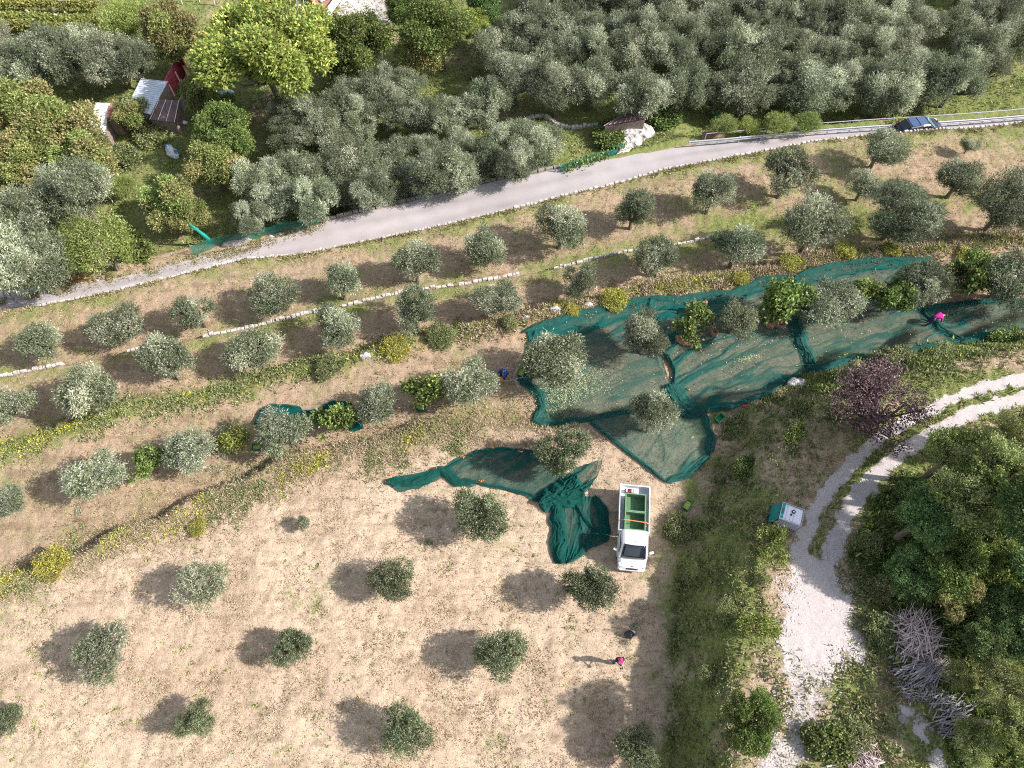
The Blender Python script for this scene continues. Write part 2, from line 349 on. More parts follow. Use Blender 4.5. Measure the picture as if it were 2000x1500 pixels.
rough = np.where(onroad, 0, 1) * (1 - mv * .8)
GZf = GZ + rough * ((fbm(gx * 1.6, gy * 1.6, 51) - .5) * .16 + (fbm(gx * 5, gy * 5, 61, 2) - .5) * .11 * (1 + mg + MND * .8)) - onroad * .05
nx, ny = len(AX), len(AY); idx = np.arange(nx * ny).reshape(ny, nx)
F = np.stack([idx[:-1, :-1], idx[:-1, 1:], idx[1:, 1:], idx[1:, :-1]], -1).reshape(-1, 4)
V = np.stack([gx, gy, GZf], -1)
MA = np.stack([mg, mv, ms], -1); MBc = np.stack([mp_, mp_ * 0, mp_ * 0], -1)
fg = mv[F].mean(1) > .5; isyard = gy[F[:, 0]] > 50
def sub(name, sel):
    Fs = F[sel]; u, inv = np.unique(Fs, return_inverse=True)
    return struct(link(name, np_mesh(name, V[u], inv.reshape(-1, 4), M_GROUND, {"MA": MA[u], "MB": MBc[u]}, smooth=True)))
sub("ground", ~fg); sub("gravel_track", fg & ~isyard); sub("gravel_yard", fg & isyard)

# asphalt road: one draped ribbon between the stone edging and the verge
M_ROAD = mat("asphalt", (.395, .365, .362), .9, .10, .6, 0)
n_, l_ = nt(M_ROAD); b_ = n_["Principled BSDF"]
f1 = n_.new("ShaderNodeTexNoise"); f1.inputs["Scale"].default_value = 22; f1.inputs["Detail"].default_value = 5; f1.inputs["Roughness"].default_value = .8
tc_ = n_.new("ShaderNodeTexCoord"); l_.new(tc_.outputs["Object"], f1.inputs["Vector"])
r1 = n_.new("ShaderNodeValToRGB"); r1.color_ramp.elements[0].position = .3; r1.color_ramp.elements[1].position = .7; r1.color_ramp.elements[0].color = (.74, .74, .75, 1); r1.color_ramp.elements[1].color = (1.12, 1.1, 1.1, 1); l_.new(f1.outputs["Fac"], r1.inputs[0])
ra_ = n_.new("ShaderNodeAttribute"); ra_.attribute_name = "Col"
m1 = n_.new("ShaderNodeMix"); m1.data_type = 'RGBA'; m1.blend_type = 'MULTIPLY'; m1.inputs[0].default_value = 1
src = b_.inputs["Base Color"].links[0].from_socket; l_.new(src, m1.inputs[6]); l_.new(r1.outputs[0], m1.inputs[7])
m2 = n_.new("ShaderNodeMix"); m2.data_type = 'RGBA'; m2.blend_type = 'MULTIPLY'; m2.inputs[0].default_value = 1
l_.new(m1.outputs[2], m2.inputs[6]); l_.new(ra_.outputs["Color"], m2.inputs[7]); l_.new(m2.outputs[2], b_.inputs["Base Color"])
rx = np.linspace(-75, 75, 500); y4 = np.interp(rx, *E4) + .16; y5 = np.interp(rx, *E5)
verge = np.interp(rx, s5x, [.0, .0, .0, .1, .1, .2, .2, .2, .2]) + .25 * (fbm(rx * .9, rx * 0, 71) - .5)
y5 = y5 - verge; y4 = y4 + .3 * np.clip(fbm(rx * .35, rx * 0 + 5, 73) - .55, 0, 1) * 3 * (rx < 10)
nv = 24; tt = np.linspace(0, 1, nv)
RX = np.repeat(rx, nv); RY = (y4[:, None] * (1 - tt) + y5[:, None] * tt).ravel(); TT = np.tile(tt, len(rx))
track_ = 1 - .16 * np.exp(-((TT - .33) / .10) ** 2) * (.3 + vn(RX * .15, TT * 3, 75)) - .14 * np.exp(-((TT - .7) / .09) ** 2) * (.3 + vn(RX * .2, TT * 3, 76)) + .14 * (fbm(RX * .12, TT * 2, 77) - .4)
warm = 1 + .05 * (vn(RX * .3, RY * .3, 78) - .5)
ri = np.arange(len(rx) * nv).reshape(len(rx), nv); RF = np.stack([ri[:-1, :-1], ri[1:, :-1], ri[1:, 1:], ri[:-1, 1:]], -1).reshape(-1, 4)
rme = np_mesh("road", np.stack([RX, RY, hgt(RX, RY) * 0 + ROADZ + .03], -1), RF, M_ROAD, {"Col": np.stack([track_ * warm, track_, track_], -1)})
struct(link("road", rme))

# dry stone walls -------------------------------------------------------
def stone_wall(name, label, pts2, h_up=.12, depth=.5, w=.34, m=None, gap=0.0, row_off=0.0, lenr=(.22, .5), cat="wall"):
    """pts2: ground polyline (x,y); stones laid in courses along it"""
    P = np.array(pts2); L = np.r_[0, np.cumsum(np.hypot(*np.diff(P, axis=0).T))]; mb = MB(); s = 0
    while s < L[-1]:
        ln = random.uniform(*lenr); c = s + ln / 2
        x = np.interp(c, L, P[:, 0]); y = np.interp(c, L, P[:, 1]); x2 = np.interp(c + .2, L, P[:, 0]); y2 = np.interp(c + .2, L, P[:, 1])
        a = math.atan2(y2 - y, x2 - x); zt = float(hgt(x + math.sin(a) * .35, y - math.cos(a) * .35)) + h_up + random.uniform(-.10, .07)
        for k in range(3):
            hh = depth / 3
            mb.box((x - math.sin(a) * (row_off + random.uniform(-.04, .04)), y + math.cos(a) * (row_off + random.uniform(-.04, .04)), zt - hh * (k + .5)), (ln * .94, w * random.uniform(.8, 1.15), hh * .97), a + random.uniform(-.12, .12), Matrix.Rotation(random.uniform(-.08, .08), 4, 'X'), random.uniform(.82, .98))
        s += ln + (gap if random.random() < .8 else gap * 2)
    return tag(mb.build(name, m or M_STONE, bevel=.02, seg=1), label, cat)
def e_seg(E, px0, px1, z, dy=0.0, n=60):
    f = lambda p: plane_pt(np.array([p]), np.interp([p], [-300, 2300], [0, 0]), z)
    # pixel column -> world x along the edge
    tx = np.interp(np.linspace(px0, px1, n), PXK[id(E)][0], E[0]); return np.stack([tx, np.interp(tx, *E) + dy], -1)
PXK = {id(E3): ([-300,-100,0,120,270,400,500,600,700,800,900,1000,1100,1200,1300,1400,1700,2300],), id(E4): ([-300,-100,0,90,200,330,470,600,700,800,900,1000,1100,1200,1300,1400,1500,1600,1700,1800,1900,2000,2300],),
       id(E5): ([-300,-100,0,100,200,300,380,480,560,625,700,800,900,1000,1100,1200,1310,1400,1500,1600,1700,1850,2000,2300],), id(E1): ([-300,-100,0,100,250,420,560,700,850,1000,1150,1400,1500,1590,1700,1870,2000,2300],), id(E2): ([-300,-100,0,100,250,450,600,750,900,1040,1200,1400,1600,1820,2000,2300],)}
for k, (a, b, lab) in enumerate([(-60, 122, "low dry stone terrace wall at the left edge, below the second olive row"), (252, 305, "short stub of pale stone terrace wall beside the leftmost full olives"), (398, 555, "pale stone terrace wall stretch left of centre under the olive row"), (560, 640, "short broken stretch of white terrace wall left of centre"), (668, 880, "white dry stone terrace wall in the middle of the upper orchard"), (895, 1012, "white terrace wall stretch with a rounded left end, mid orchard"), (1080, 1245, "thin row of terrace stones curving up towards the round olives"), (1252, 1405, "rightmost thin stone row on the upper terrace by round olives")]):
    stone_wall("terrace_wall", lab, e_seg(E3, a, b, -2.7, .02), w=.26 if k < 6 else .18, depth=.7)
stone_wall("roadside_wall", "long pale stone edging wall on the orchard side of the asphalt road, left half", e_seg(E4, 70, 1000, -3.2, .02, 200), w=.22, depth=1.1, h_up=.06)
stone_wall("roadside_wall", "upright white edging stones set with gaps along the bend of the asphalt road", e_seg(E4, 1003, 2150, -3.2, .02, 200), w=.24, depth=1.1, h_up=.08, gap=.10, lenr=(.16, .48))
stone_wall("retaining_wall", "grey coping wall between the asphalt road and the olives below it", e_seg(E5, 628, 1120, ROADZ, .12, 120), h_up=.22, depth=2.2, w=.26, m=M_STONED, lenr=(.5, .9))
stone_wall("retaining_wall", "low rubble wall beside the far left end of the road", e_seg(E5, -60, 92, ROADZ, .25, 40), h_up=.28, depth=.8, w=.5, lenr=(.3, .6))
def rock(name, label, px, py, size, seed, m=None, cat="rock", rz=0.0, dz=0):
    bm = bmesh.new(); bmesh.ops.create_icosphere(bm, subdivisions=5, radius=1)
    for v in bm.verts:
        p = v.co.copy(); a = math.atan2(p.y, p.x)
        n = float(fbm(np.array(p.x * 1.7 + seed), np.array(p.y * 1.7 + p.z), seed)) - .5; n2 = float(fbm(np.array(p.x * 6 + p.z * 3), np.array(p.y * 6 + seed), seed + 5)) - .5
        q_ = [Vector(w).normalized() for w in ((1, .3, .5), (-.7, .6, .6), (.1, -.9, .6), (-.4, -.5, .9), (.6, .8, .3), (.2, .1, 1))]; k_ = min(.82 / max(.3, p.normalized().dot(w)) for w in q_); v.co = p * min(1.05, k_) * (1 + n * .45 + n2 * .14)
        v.co.x *= size[0]; v.co.y *= size[1]; v.co.z = v.co.z * size[2]
    me = bpy.data.meshes.new(name); bm.to_mesh(me); bm.free(); me.materials.append(m or M_STONE)
    o = link(name, me); g = g1(px, py); o.location = (g.x, g.y, g.z + size[2] * .2 + dz); o.rotation_euler = (0, 0, rz); return tag(o, label, cat)
M_LIME = mat("weathered_limestone", (.52, .49, .48), .9, .2, 2.5, .25, col2=(.15, .14, .14), thr=(.48, .70))
rock("boulder", "big pale limestone boulder between the olives and the road", 1240, 262, (1.7, 1.5, .8), 3, M_LIME, rz=.5)
rock("boulder", "lower spur of pale limestone reaching the road below the big boulder", 1224, 288, (1.5, .6, .45), 6, M_LIME, rz=.75)
rock("rock", "grey flat rock standing against the green mesh fence", 465, 472, (1.2, .45, .5), 8, M_STONED, rz=.35)
for i, (px, py, sz, lab) in enumerate([(1030,620,.25,"small white stone at the left tip of the yellow flower bank"), (1085,604,.4,"flat pale stone among the yellow flowers by the net corner"), (1150,596,.38,"lilac-grey stone lying right of the net corner flowers"), (1560,752,.75,"white rock outcrop under the lower net edge"), (92,565,.4,"pale end stone of the rubble wall at the far left"), (715,695,.4,"white stone under the yellow bush left of centre"), (1765,1405,.3,"dark rounded stone near the small brush heap"), (1642,1420,.35,"dark grey boulder stone beside the leafy heap at the bottom"), (1935,1112,.4,"pale stone near the sawn stump"), (529,462,.2,"white stone on the road verge by the mesh fence"), (547,457,.2,"small white stone pair member nearest the white box post"), (190,548,.2,"white stone on the verge by the rust coloured fence")]):
    rock("stone", lab, px, py, (sz, sz * .7, sz * .45), 20 + i, M_STONED if "dark" in lab else M_LIME, "stone")
# ------------------------------------------------------------------ foliage builders
def unit(a): return a / np.maximum(np.linalg.norm(a, axis=-1, keepdims=True), 1e-9)
def leaves(P, A, L, W, C, r):
    """diamond shaped leaves at P along axis A"""
    A = unit(A); R = unit(r.normal(size=A.shape)); S = unit(np.cross(A, R)); L = np.broadcast_to(L, (len(P),))[:, None]; W = np.broadcast_to(W, (len(P),))[:, None]
    V = np.stack([P, P + A * L * .5 + S * W * .5, P + A * L, P + A * L * .5 - S * W * .5], 1).reshape(-1, 3)
    return V, np.arange(len(P) * 4).reshape(-1, 4), np.repeat(C, 4, 0)
PAL = { 'olvs': [((.40,.46,.26),4), ((.30,.36,.20),2)],  # real leaf colours, (linear rgb, weight)
 'olive': [((0.194,0.229,0.130),4), ((0.263,0.297,0.198),3), ((0.117,0.153,0.064),3), ((0.357,0.377,0.283),1.6)],
 'olive_green': [((0.169,0.208,0.103),4), ((0.238,0.271,0.159),3), ((0.094,0.126,0.057),3), ((0.339,0.363,0.251),1.3)],
 'olive_silver': [((0.327,0.357,0.236),4), ((0.426,0.449,0.330),3), ((0.200,0.238,0.125),2), ((0.544,0.550,0.446),1.6)],
 'walnut': [((0.302,0.364,0.084),4), ((0.405,0.420,0.117),3), ((0.180,0.258,0.060),3), ((0.482,0.358,0.094),.4)],
 'hedge': [((0.258,0.320,0.095),4), ((0.349,0.392,0.150),3), ((0.159,0.224,0.059),3), ((0.346,0.300,0.140),.6)],
 'rusty': [((0.293,0.293,0.121),4), ((0.370,0.307,0.151),2), ((0.420,0.334,0.130),1.5), ((0.180,0.219,0.079),3)],
 'dark': [((.15,.23,.055),4), ((.25,.30,.09),3), ((.08,.14,.035),3), ((.36,.34,.14),.8)],
 'deep': [((0.115,0.207,0.069),4), ((0.196,0.287,0.103),3), ((0.069,0.127,0.040),3), ((0.368,0.414,0.161),.7)],
 'scrub': [((0.228,0.304,0.089),4), ((0.392,0.430,0.139),3), ((0.127,0.177,0.051),3), ((0.531,0.506,0.190),.8)],
 'lime': [((0.265,0.337,0.077),4), ((0.346,0.389,0.115),3), ((0.167,0.240,0.052),3)],
 'fruit': [((0.168,0.240,0.059),4), ((0.266,0.323,0.099),3), ((0.085,0.143,0.035),3), ((0.347,0.376,0.145),1)],
 'plum': [((0.105,0.060,0.067),4), ((0.180,0.112,0.120),3), ((0.052,0.027,0.034),3), ((0.284,0.202,0.217),1)],
 'yellowfl': [((.34,.35,.08),4), ((.70,.62,.07),3.2), ((.20,.26,.06),3), ((.45,.40,.18),2)],
 'weeds': [((0.199,0.254,0.082),4), ((0.298,0.325,0.143),3), ((0.120,0.166,0.052),3), ((0.395,0.349,0.223),2.2)],
 'straw': [((0.437,0.344,0.235),4), ((0.551,0.447,0.333),3), ((0.285,0.214,0.127),3), ((0.342,0.344,0.166),1)],
 'strawdk': [((0.330,0.264,0.143),4), ((0.462,0.374,0.220),3), ((0.220,0.209,0.088),3), ((0.264,0.319,0.110),1.4)],
 'vine': [((.30,.34,.09),4), ((.42,.40,.14),3), ((.20,.24,.06),3), ((.48,.36,.10),.7)],
 'persimmon': [((0.234,0.293,0.070),4), ((0.332,0.366,0.098),3), ((0.119,0.160,0.043),2), ((0.474,0.240,0.111),.2)],
}
def pick(pal, n, r, j=.22):
    c = np.array([p[0] for p in PAL[pal]]); w = np.array([p[1] for p in PAL[pal]]); w = w / w.sum()
    return np.clip(c[r.choice(len(c), n, p=w)] * (1 + j * r.normal(size=(n, 1))), .01, .9)
def crown(name, seed, R, pal, nleaf, LL, LW, nlobe=11, sq=.85, up=.35, spread=.58, lr=(.34, .52), sprig=7, spl=.32, gaps=0.0, pal2=None, bottom=-.55, shell=.35):
    r = np.random.default_rng(seed); d = unit(r.normal(size=(nlobe, 3))); d[:, 2] = np.abs(d[:, 2]) * .9 - .25; d = unit(d)
    lc = d * R * spread * r.uniform(.72, 1.12, (nlobe, 1)); lr_ = R * r.uniform(lr[0], lr[1], nlobe)
    lc = np.vstack([lc, [[0, 0, 0]]]) * [1, 1, sq]; lr_ = np.append(lr_, R * .5)
    n = int(nleaf / sprig * 1.9); k = r.choice(len(lr_), n, p=lr_**2 / (lr_**2).sum()); u = unit(r.normal(size=(n, 3)))
    rr = lr_[k] * (1 - shell * r.random(n) ** 1.5) * (1 + .18 * (r.random(n) ** 4)); p = lc[k] + u * rr[:, None] * [1, 1, sq]
    keep = p[:, 2] > bottom * R
    for j in range(len(lr_)):
        dd = np.linalg.norm((p - lc[j]) / [1, 1, sq], axis=1); keep &= ~((dd < lr_[j] * .62) & (k != j))
    if gaps: keep &= fbm(p[:, 0] * 1.6 / R * 1.5 + seed, p[:, 1] * 1.6 / R * 1.5 + p[:, 2], seed, 2) > gaps
    p, u, k = p[keep], u[keep], k[keep]
    m = min(len(p), nleaf // sprig); p, u, k = p[:m], u[:m], k[:m]
    a = unit(u * .7 + [0, 0, up] + .45 * r.normal(size=u.shape)); lobe_b = 1 + .14 * r.normal(size=len(lr_))
    t = np.linspace(-.3, 1, sprig); P = (p[:, None] + a[:, None] * (t[None, :, None] * spl)).reshape(-1, 3)
    P = P + r.normal(size=P.shape) * .03; A = (np.repeat(a, sprig, 0) + .75 * r.normal(size=P.shape))
    C = pick(pal, len(P), r)
    if pal2:
        sel = (lobe_b[np.repeat(k, sprig)] > 1.06); C[sel] = pick(pal2, int(sel.sum()), r)
    C = C * np.repeat(np.repeat(1 + .16 * r.normal(size=(len(p), 1)), sprig, 0), 1, 1) * lobe_b[np.repeat(k, sprig)][:, None]
    V, F, C = leaves(P, A, LL * r.uniform(.6, 1.3, len(P)), LW * r.uniform(.7, 1.3, len(P)), np.clip(C, .008, .9), r)
    me = np_mesh(name, V, F, M_LEAF, {"Col": C}); me["R"] = float(R)
    return me, lc, lr_
def trunk(name, seed, R, hc, lc, lr_, m=None, thick=.10):
    rr = random.Random(seed); mb = MB(); z0 = -hc; fork = Vector((rr.uniform(-.1, .1) * R, rr.uniform(-.1, .1) * R, -hc + max(.35, hc * .42)))
    th = thick * R ** .7
    mb.tube([(0, 0, z0 - 3.5), (.02, 0, z0 - .3), (fork.x * .4 + .03, fork.y * .4, (z0 + fork.z) / 2), fork], [th * 1.6, th * 1.5, th * 1.05, th * .95], 7)
    for c, q in zip(lc, lr_):
        e = Vector(c) * 1.0; mid = fork.lerp(e, .5) + Vector((rr.uniform(-.1, .1), rr.uniform(-.1, .1), rr.uniform(-.12, .02))) * R
        mb.tube([fork, mid, e, e + Vector((rr.uniform(-.5, .5), rr.uniform(-.5, .5), .5)) * q], [th * .6, th * .36, th * .2, th * .06], 5)
        for _ in range(2):
            t2 = e + Vector((rr.uniform(-1, 1), rr.uniform(-1, 1), rr.uniform(-.2, .8))) * q * .8; mb.tube([mid.lerp(e, .6), t2], [th * .16, th * .05], 4)
    o = mb.build(name, m or M_BARK); me = o.data; bpy.data.objects.remove(o); return me
KINDS = {}
def kind(key, n, R, hc, thick=.10, bark=None, **kw):
    out = []
    for i in range(n):
        cm, lc, lr_ = crown("crown", abs(hash_(key)) % 1000 + i * 17, R, **kw); out.append((cm, trunk("trunk", i + 5, R, hc, lc, lr_, bark, thick)))
    KINDS[key] = (R, hc, out)
def hash_(s):
    h = 7
    for c in s: h = (h * 131 + ord(c)) % 100003
    return h
kind('young', 8, 1.5, 2.0, pal='olive', nleaf=14500, LL=.15, LW=.045, nlobe=10, lr=(.22,.46), spread=.74, gaps=.28, sprig=7, spl=.30, pal2='olive_silver')
kind('youngg', 6, 1.5, 2.0, pal='olive_green', nleaf=14000, LL=.13, LW=.05, nlobe=11, lr=(.22,.42), spread=.74, gaps=.32, sprig=7, spl=.26)
kind('silver', 4, 1.5, 2.0, pal='olive_silver', nleaf=12500, LL=.16, LW=.045, nlobe=12, lr=(.24,.42), spread=.68, gaps=.38, sprig=8, spl=.34, pal2='olive')
kind('old', 8, 2.9, 3.9, pal='olive', nleaf=30000, LL=.22, LW=.058, nlobe=24, lr=(.15,.31), spread=.84, gaps=.24, sprig=8, spl=.50, sq=.95, pal2='olive_silver')
kind('walnut', 1, 5.6, 6.2, thick=.09, pal='walnut', nleaf=42000, LL=.34, LW=.17, nlobe=34, lr=(.16,.27), spread=.80, sprig=6, spl=.5, sq=.8, gaps=.28)
kind('hedge', 3, 2.8, 3.0, pal='hedge', nleaf=26000, LL=.2, LW=.10, nlobe=24, lr=(.18,.33), spread=.76, sprig=6, spl=.35, sq=.85, pal2='rusty')
kind('dark', 3, 2.9, 3.6, pal='dark', nleaf=30000, LL=.17, LW=.10, nlobe=26, lr=(.18,.33), spread=.76, sprig=6, spl=.3, sq=1.0)
kind('rusty', 2, 2.5, 2.8, pal='rusty', nleaf=22000, LL=.2, LW=.10, nlobe=20, lr=(.18,.33), spread=.74, sprig=6, spl=.3, sq=.9, pal2='hedge')
kind('deep', 3, 2.9, 3.4, pal='deep', nleaf=34000, LL=.16, LW=.09, nlobe=30, lr=(.16,.3), spread=.78, sprig=6, spl=.28, sq=.85)
kind('scrub', 3, 2.6, 2.8, pal='scrub', nleaf=17000, LL=.19, LW=.07, nlobe=24, lr=(.2,.34), spread=.78, sprig=7, spl=.5, sq=.75, gaps=.42, pal2='weeds')
kind('lime', 2, 2.0, 2.0, pal='lime', nleaf=16000, LL=.16, LW=.05, nlobe=16, lr=(.2,.36), spread=.72, sprig=8, spl=.5, sq=.8, up=.6, pal2='hedge')
kind('fruit', 4, 1.2, 1.6, thick=.07, pal='fruit', nleaf=4200, LL=.17, LW=.11, nlobe=13, lr=(.2,.36), spread=.78, sprig=5, spl=.25, gaps=.46)
kind('plum', 1, 2.4, 2.9, pal='plum', nleaf=11000, LL=.13, LW=.08, nlobe=20, lr=(.2,.32), spread=.80, sprig=6, spl=.5, sq=.8, gaps=.40)
kind('bush', 3, 1.0, .6, thick=.05, pal='weeds', nleaf=5200, LL=.14, LW=.06, nlobe=10, lr=(.3,.5), spread=.6, sprig=6, spl=.2, sq=.7)
kind('yellow', 3, 1.0, .5, thick=.04, pal='yellowfl', nleaf=5200, LL=.12, LW=.06, nlobe=12, lr=(.25,.45), spread=.7, sprig=6, spl=.2, sq=.6)
kind('ivy', 2, 1.0, .6, thick=.05, pal='fruit', nleaf=6000, LL=.13, LW=.10, nlobe=12, lr=(.3,.5), spread=.62, sprig=5, spl=.15, sq=.8)
kind('persimmon', 2, 1.3, 1.5, thick=.07, pal='persimmon', nleaf=3600, LL=.17, LW=.09, nlobe=14, lr=(.18,.34), spread=.85, sprig=7, spl=.45, gaps=.42, sq=.6)
_cnt = {}
LOW = {'bush': (.30, .6), 'yellow': (.22, .55), 'ivy': (.35, .65), 'lime': (None, .85)}
def plant(kd, px, py, rpx, label, name="olive_tree", cat="olive tree", group=None, lift=None, zs=1.0):
    if kd in LOW: lift = LOW[kd][0] if lift is None else lift; zs = LOW[kd][1] if zs == 1.0 else zs
    R0, hc0, var = KINDS[kd]; s = 1.0; hc = hc0
    for _ in range(6):
        hc = hc0 * s if lift is None else lift
        v = g1(px, py, hc); s = rpx / scale_at(Vector((v.x, v.y, v.z + hc))) / (R0 * 1.02)
    _cnt[kd] = _cnt.get(kd, -1) + 1; cm, tm = var[_cnt[kd] % len(var)]
    e = empty(name, (v.x, v.y, v.z), random.uniform(0, 6.28)); tag(e, label, cat, group)
    c = link("crown", cm, e); c.location = (0, 0, hc); c.scale = (s * random.uniform(.84, 1.14), s * random.uniform(.84, 1.14), s * zs * random.uniform(.85, 1.2))
    t = link("trunk", tm, e); t.location = (0, 0, hc); t.scale = (s, s, s)
    return e
ORD = ["first","second","third","fourth","fifth","sixth","seventh","eighth","ninth","tenth","eleventh","twelfth","thirteenth","fourteenth","fifteenth","sixteenth","seventeenth","eighteenth","nineteenth","twentieth"]
def row(kd, lst, text, group, lift=None):
    for i, (px, py, r, *k2) in enumerate(lst):
        plant(k2[0] if k2 else kd, px, py, r, f"{ORD[i]} olive from left in {text}", group=group, lift=lift)
row('young', [(80,665,42),(228,630,42),(380,607,43),(525,577,46),(663,553,40),(810,520,42),(948,483,44),(1095,447,45),(1237,413,40),(1392,380,42),(1540,342,46),(1725,287,42)], "orchard row nearest the asphalt road", "olives in the row nearest the road")
row('young', [(20,790,44,'silver'),(170,750,60),(325,710,48),(497,685,50),(655,640,42),(810,610,46),(967,578,44),(1128,548,36),(1288,503,46),(1440,487,46),(1587,452,54),(1760,415,62,'old'),(1972,395,66,'old')], "the second orchard row below the road", "olives in the second row")
row('silver', [(22,978,34),(188,925,54),(372,885,46),(556,842,46),(738,790,46),(918,745,52),(1088,700,60,'young'),(1262,655,50,'young'),(1440,620,42,'young'),(1617,590,50,'young'),(1800,560,50,'young'),(1980,540,56,'young')], "the row that runs through the green nets", "olives in the row with the nets")
row('youngg', [(393,1140,48,'silver'),(770,1130,43),(1153,1150,52)], "the middle row of the pale mown field", "olives in the mown field")
row('youngg', [(203,1278,50,'silver'),(575,1265,44),(975,1283,52)], "mown field row beside the lone person", "olives in the mown field")
row('youngg', [(10,1408,34),(383,1410,40),(790,1432,50)], "row nearest the photo's bottom edge", "olives in the mown field")
for px, py, r, k, lab in [(940,1010,52,'youngg',"rounded green olive just below the long heaped dark net"), (1092,880,52,'youngg',"green olive standing over the right end of the long lower net"), (1275,815,50,'young',"olive growing through the triangular lower net"), (1250,1460,46,'youngg',"sparse olive in shade at the foot of the bank"),  (1690,362,32,'silver',"thin wispy grey sapling leaning left of the largest upper olive"), (1895,283,16,'young',"tiny young olive with bent bare trunk near the road"), (1880,345,44,'young',"dark olive at the upper right below the parked car"), (590,1022,18,'silver',"tiny olive seedling alone on the pale field"), (828,595,1,'young',"")]:
    if lab: plant(k, px, py, r, lab)
# fruit trees
for px, py, r, k, lab in [(832,762,40,'fruit',"small dense green fruit tree with a crate under it"), (657,818,36,'fruit',"loose bright fruit tree beside the small dark net"), (457,862,32,'persimmon',"yellow-leaved fruit tree beside cut olive branches"), (287,905,34,'fruit',"low thin green fruit bush between two silver olives"), (1360,640,44,'fruit',"lime green fruit tree over the large brown canvas piece"), (1537,592,48,'fruit',"dark green fruit tree above the two brown sacks"), (1680,572,38,'fruit',"loose fruit tree left of the right hand bright pair on the net"), (1745,580,42,'fruit',"bright fruit tree in front of the olive by the pink worker"), (1880,540,40,'fruit',"loose green fruit tree right of the upper net end"), (1910,520,30,'fruit',"small pale fruit bush at the right edge of the flower bank"), (1517,1068,36,'persimmon',"persimmon tree with orange fruit beside the white water tank"), (1482,1222,36,'persimmon',"yellow-green sapling with bare dark limbs on the bank"), (1465,1408,54,'dark',"round deep green tree beside the track at the bottom")]:
    plant(k, px, py, r, lab, "fruit_tree", "fruit tree")
plant('plum', 1735, 790, 85, "purple-leaved plum tree overhanging the gravel track", "plum_tree", "plum tree", zs=.6, lift=2.0)
# bushes
for px, py, r, k, lab in [(1200,585,28,'yellow',"big yellow flowering bush above the net's left part"), (770,682,26,'yellow',"yellow flowering bush on the bank left of centre"), (860,655,30,'bush',"rounded green bush on the bank left of the nets"), (640,716,28,'bush',"green bush with yellow flowers on the left bank"), (995,630,20,'bush',"dark small bush left of the net corner"), (105,1103,34,'yellow',"yellow flowering clump at the lower left bank"), (385,1030,18,'yellow',"yellow green clump on the lower bank, left of centre"), (1545,512,20,'yellow',"yellow clump above the middle of the big net"), (1650,492,22,'yellow',"yellow clump near the upper net's right half"), (1740,487,18,'yellow',"last yellow clump before the upper net's right end"), (1450,545,18,'yellow',"pale yellow clump above the woman in pink"), (1120,604,14,'yellow',"small yellow clump between the two pale stones"), (1890,500,22,'yellow',"tall yellowish clump at the right end of the flower bank"), (235,365,27,'lime',"round lime green shrub in the left clearing"), (1300,230,30,'ivy',"bright lime fruit shrub right of the boulder"), (1195,265,38,'ivy',"dense ivy-green shrub left of the boulder"), (1415,245,25,'lime',"upright green shrub behind the guardrail's left end"), (1470,248,20,'lime',"first small lime shrub behind the guardrail"), (1520,243,30,'lime',"wide lime shrub row behind the guardrail"), (1575,240,26,'lime',"third lime shrub behind the guardrail"), (1158,190,16,'lime',"small lime shrub by the curved garden wall"), (1850,692,24,'bush',"vivid green bush under the far right net edge"), (1962,662,26,'ivy',"bright green bush on the bank at the right edge"), (1750,712,42,'bush',"broad pale green bramble under the right hand net"), (1665,738,38,'bush',"light green bramble bush right of the white outcrop"), (1560,800,26,'bush',"small green bush below the white outcrop"), (1325,1035,30,'bush',"low dark shrub between the white truck and the bank"), (1622,1450,44,'ivy',"leafy vine-covered stump heap at the bottom"), (1560,1440,1,'bush',""), (1555,850,24,'ivy',"green bramble patch on the shaded slope above the tank"), (1455,915,24,'ivy',"dark green bramble patch left of the tank"), (1490,1130,18,'bush',"low green weeds clump below the persimmon"), (1420,1190,22,'bush',"weedy clump halfway down the shaded bank"), (1722,1230,34,'bush',"dark green bush at the left of the big brush heap"), (1385,1320,20,'bush',"green weedy clump in the shaded bank's lower part"), (262,225,36,'hedge',"rounded yellow green bush in front of the tin roofs"), (300,265,40,'bush',"green bush below the brown felt roof"), (245,310,36,'bush',"bramble left of the white and blue sack")]:
    if lab: plant(k, px, py, r, lab, "shrub", "shrub")
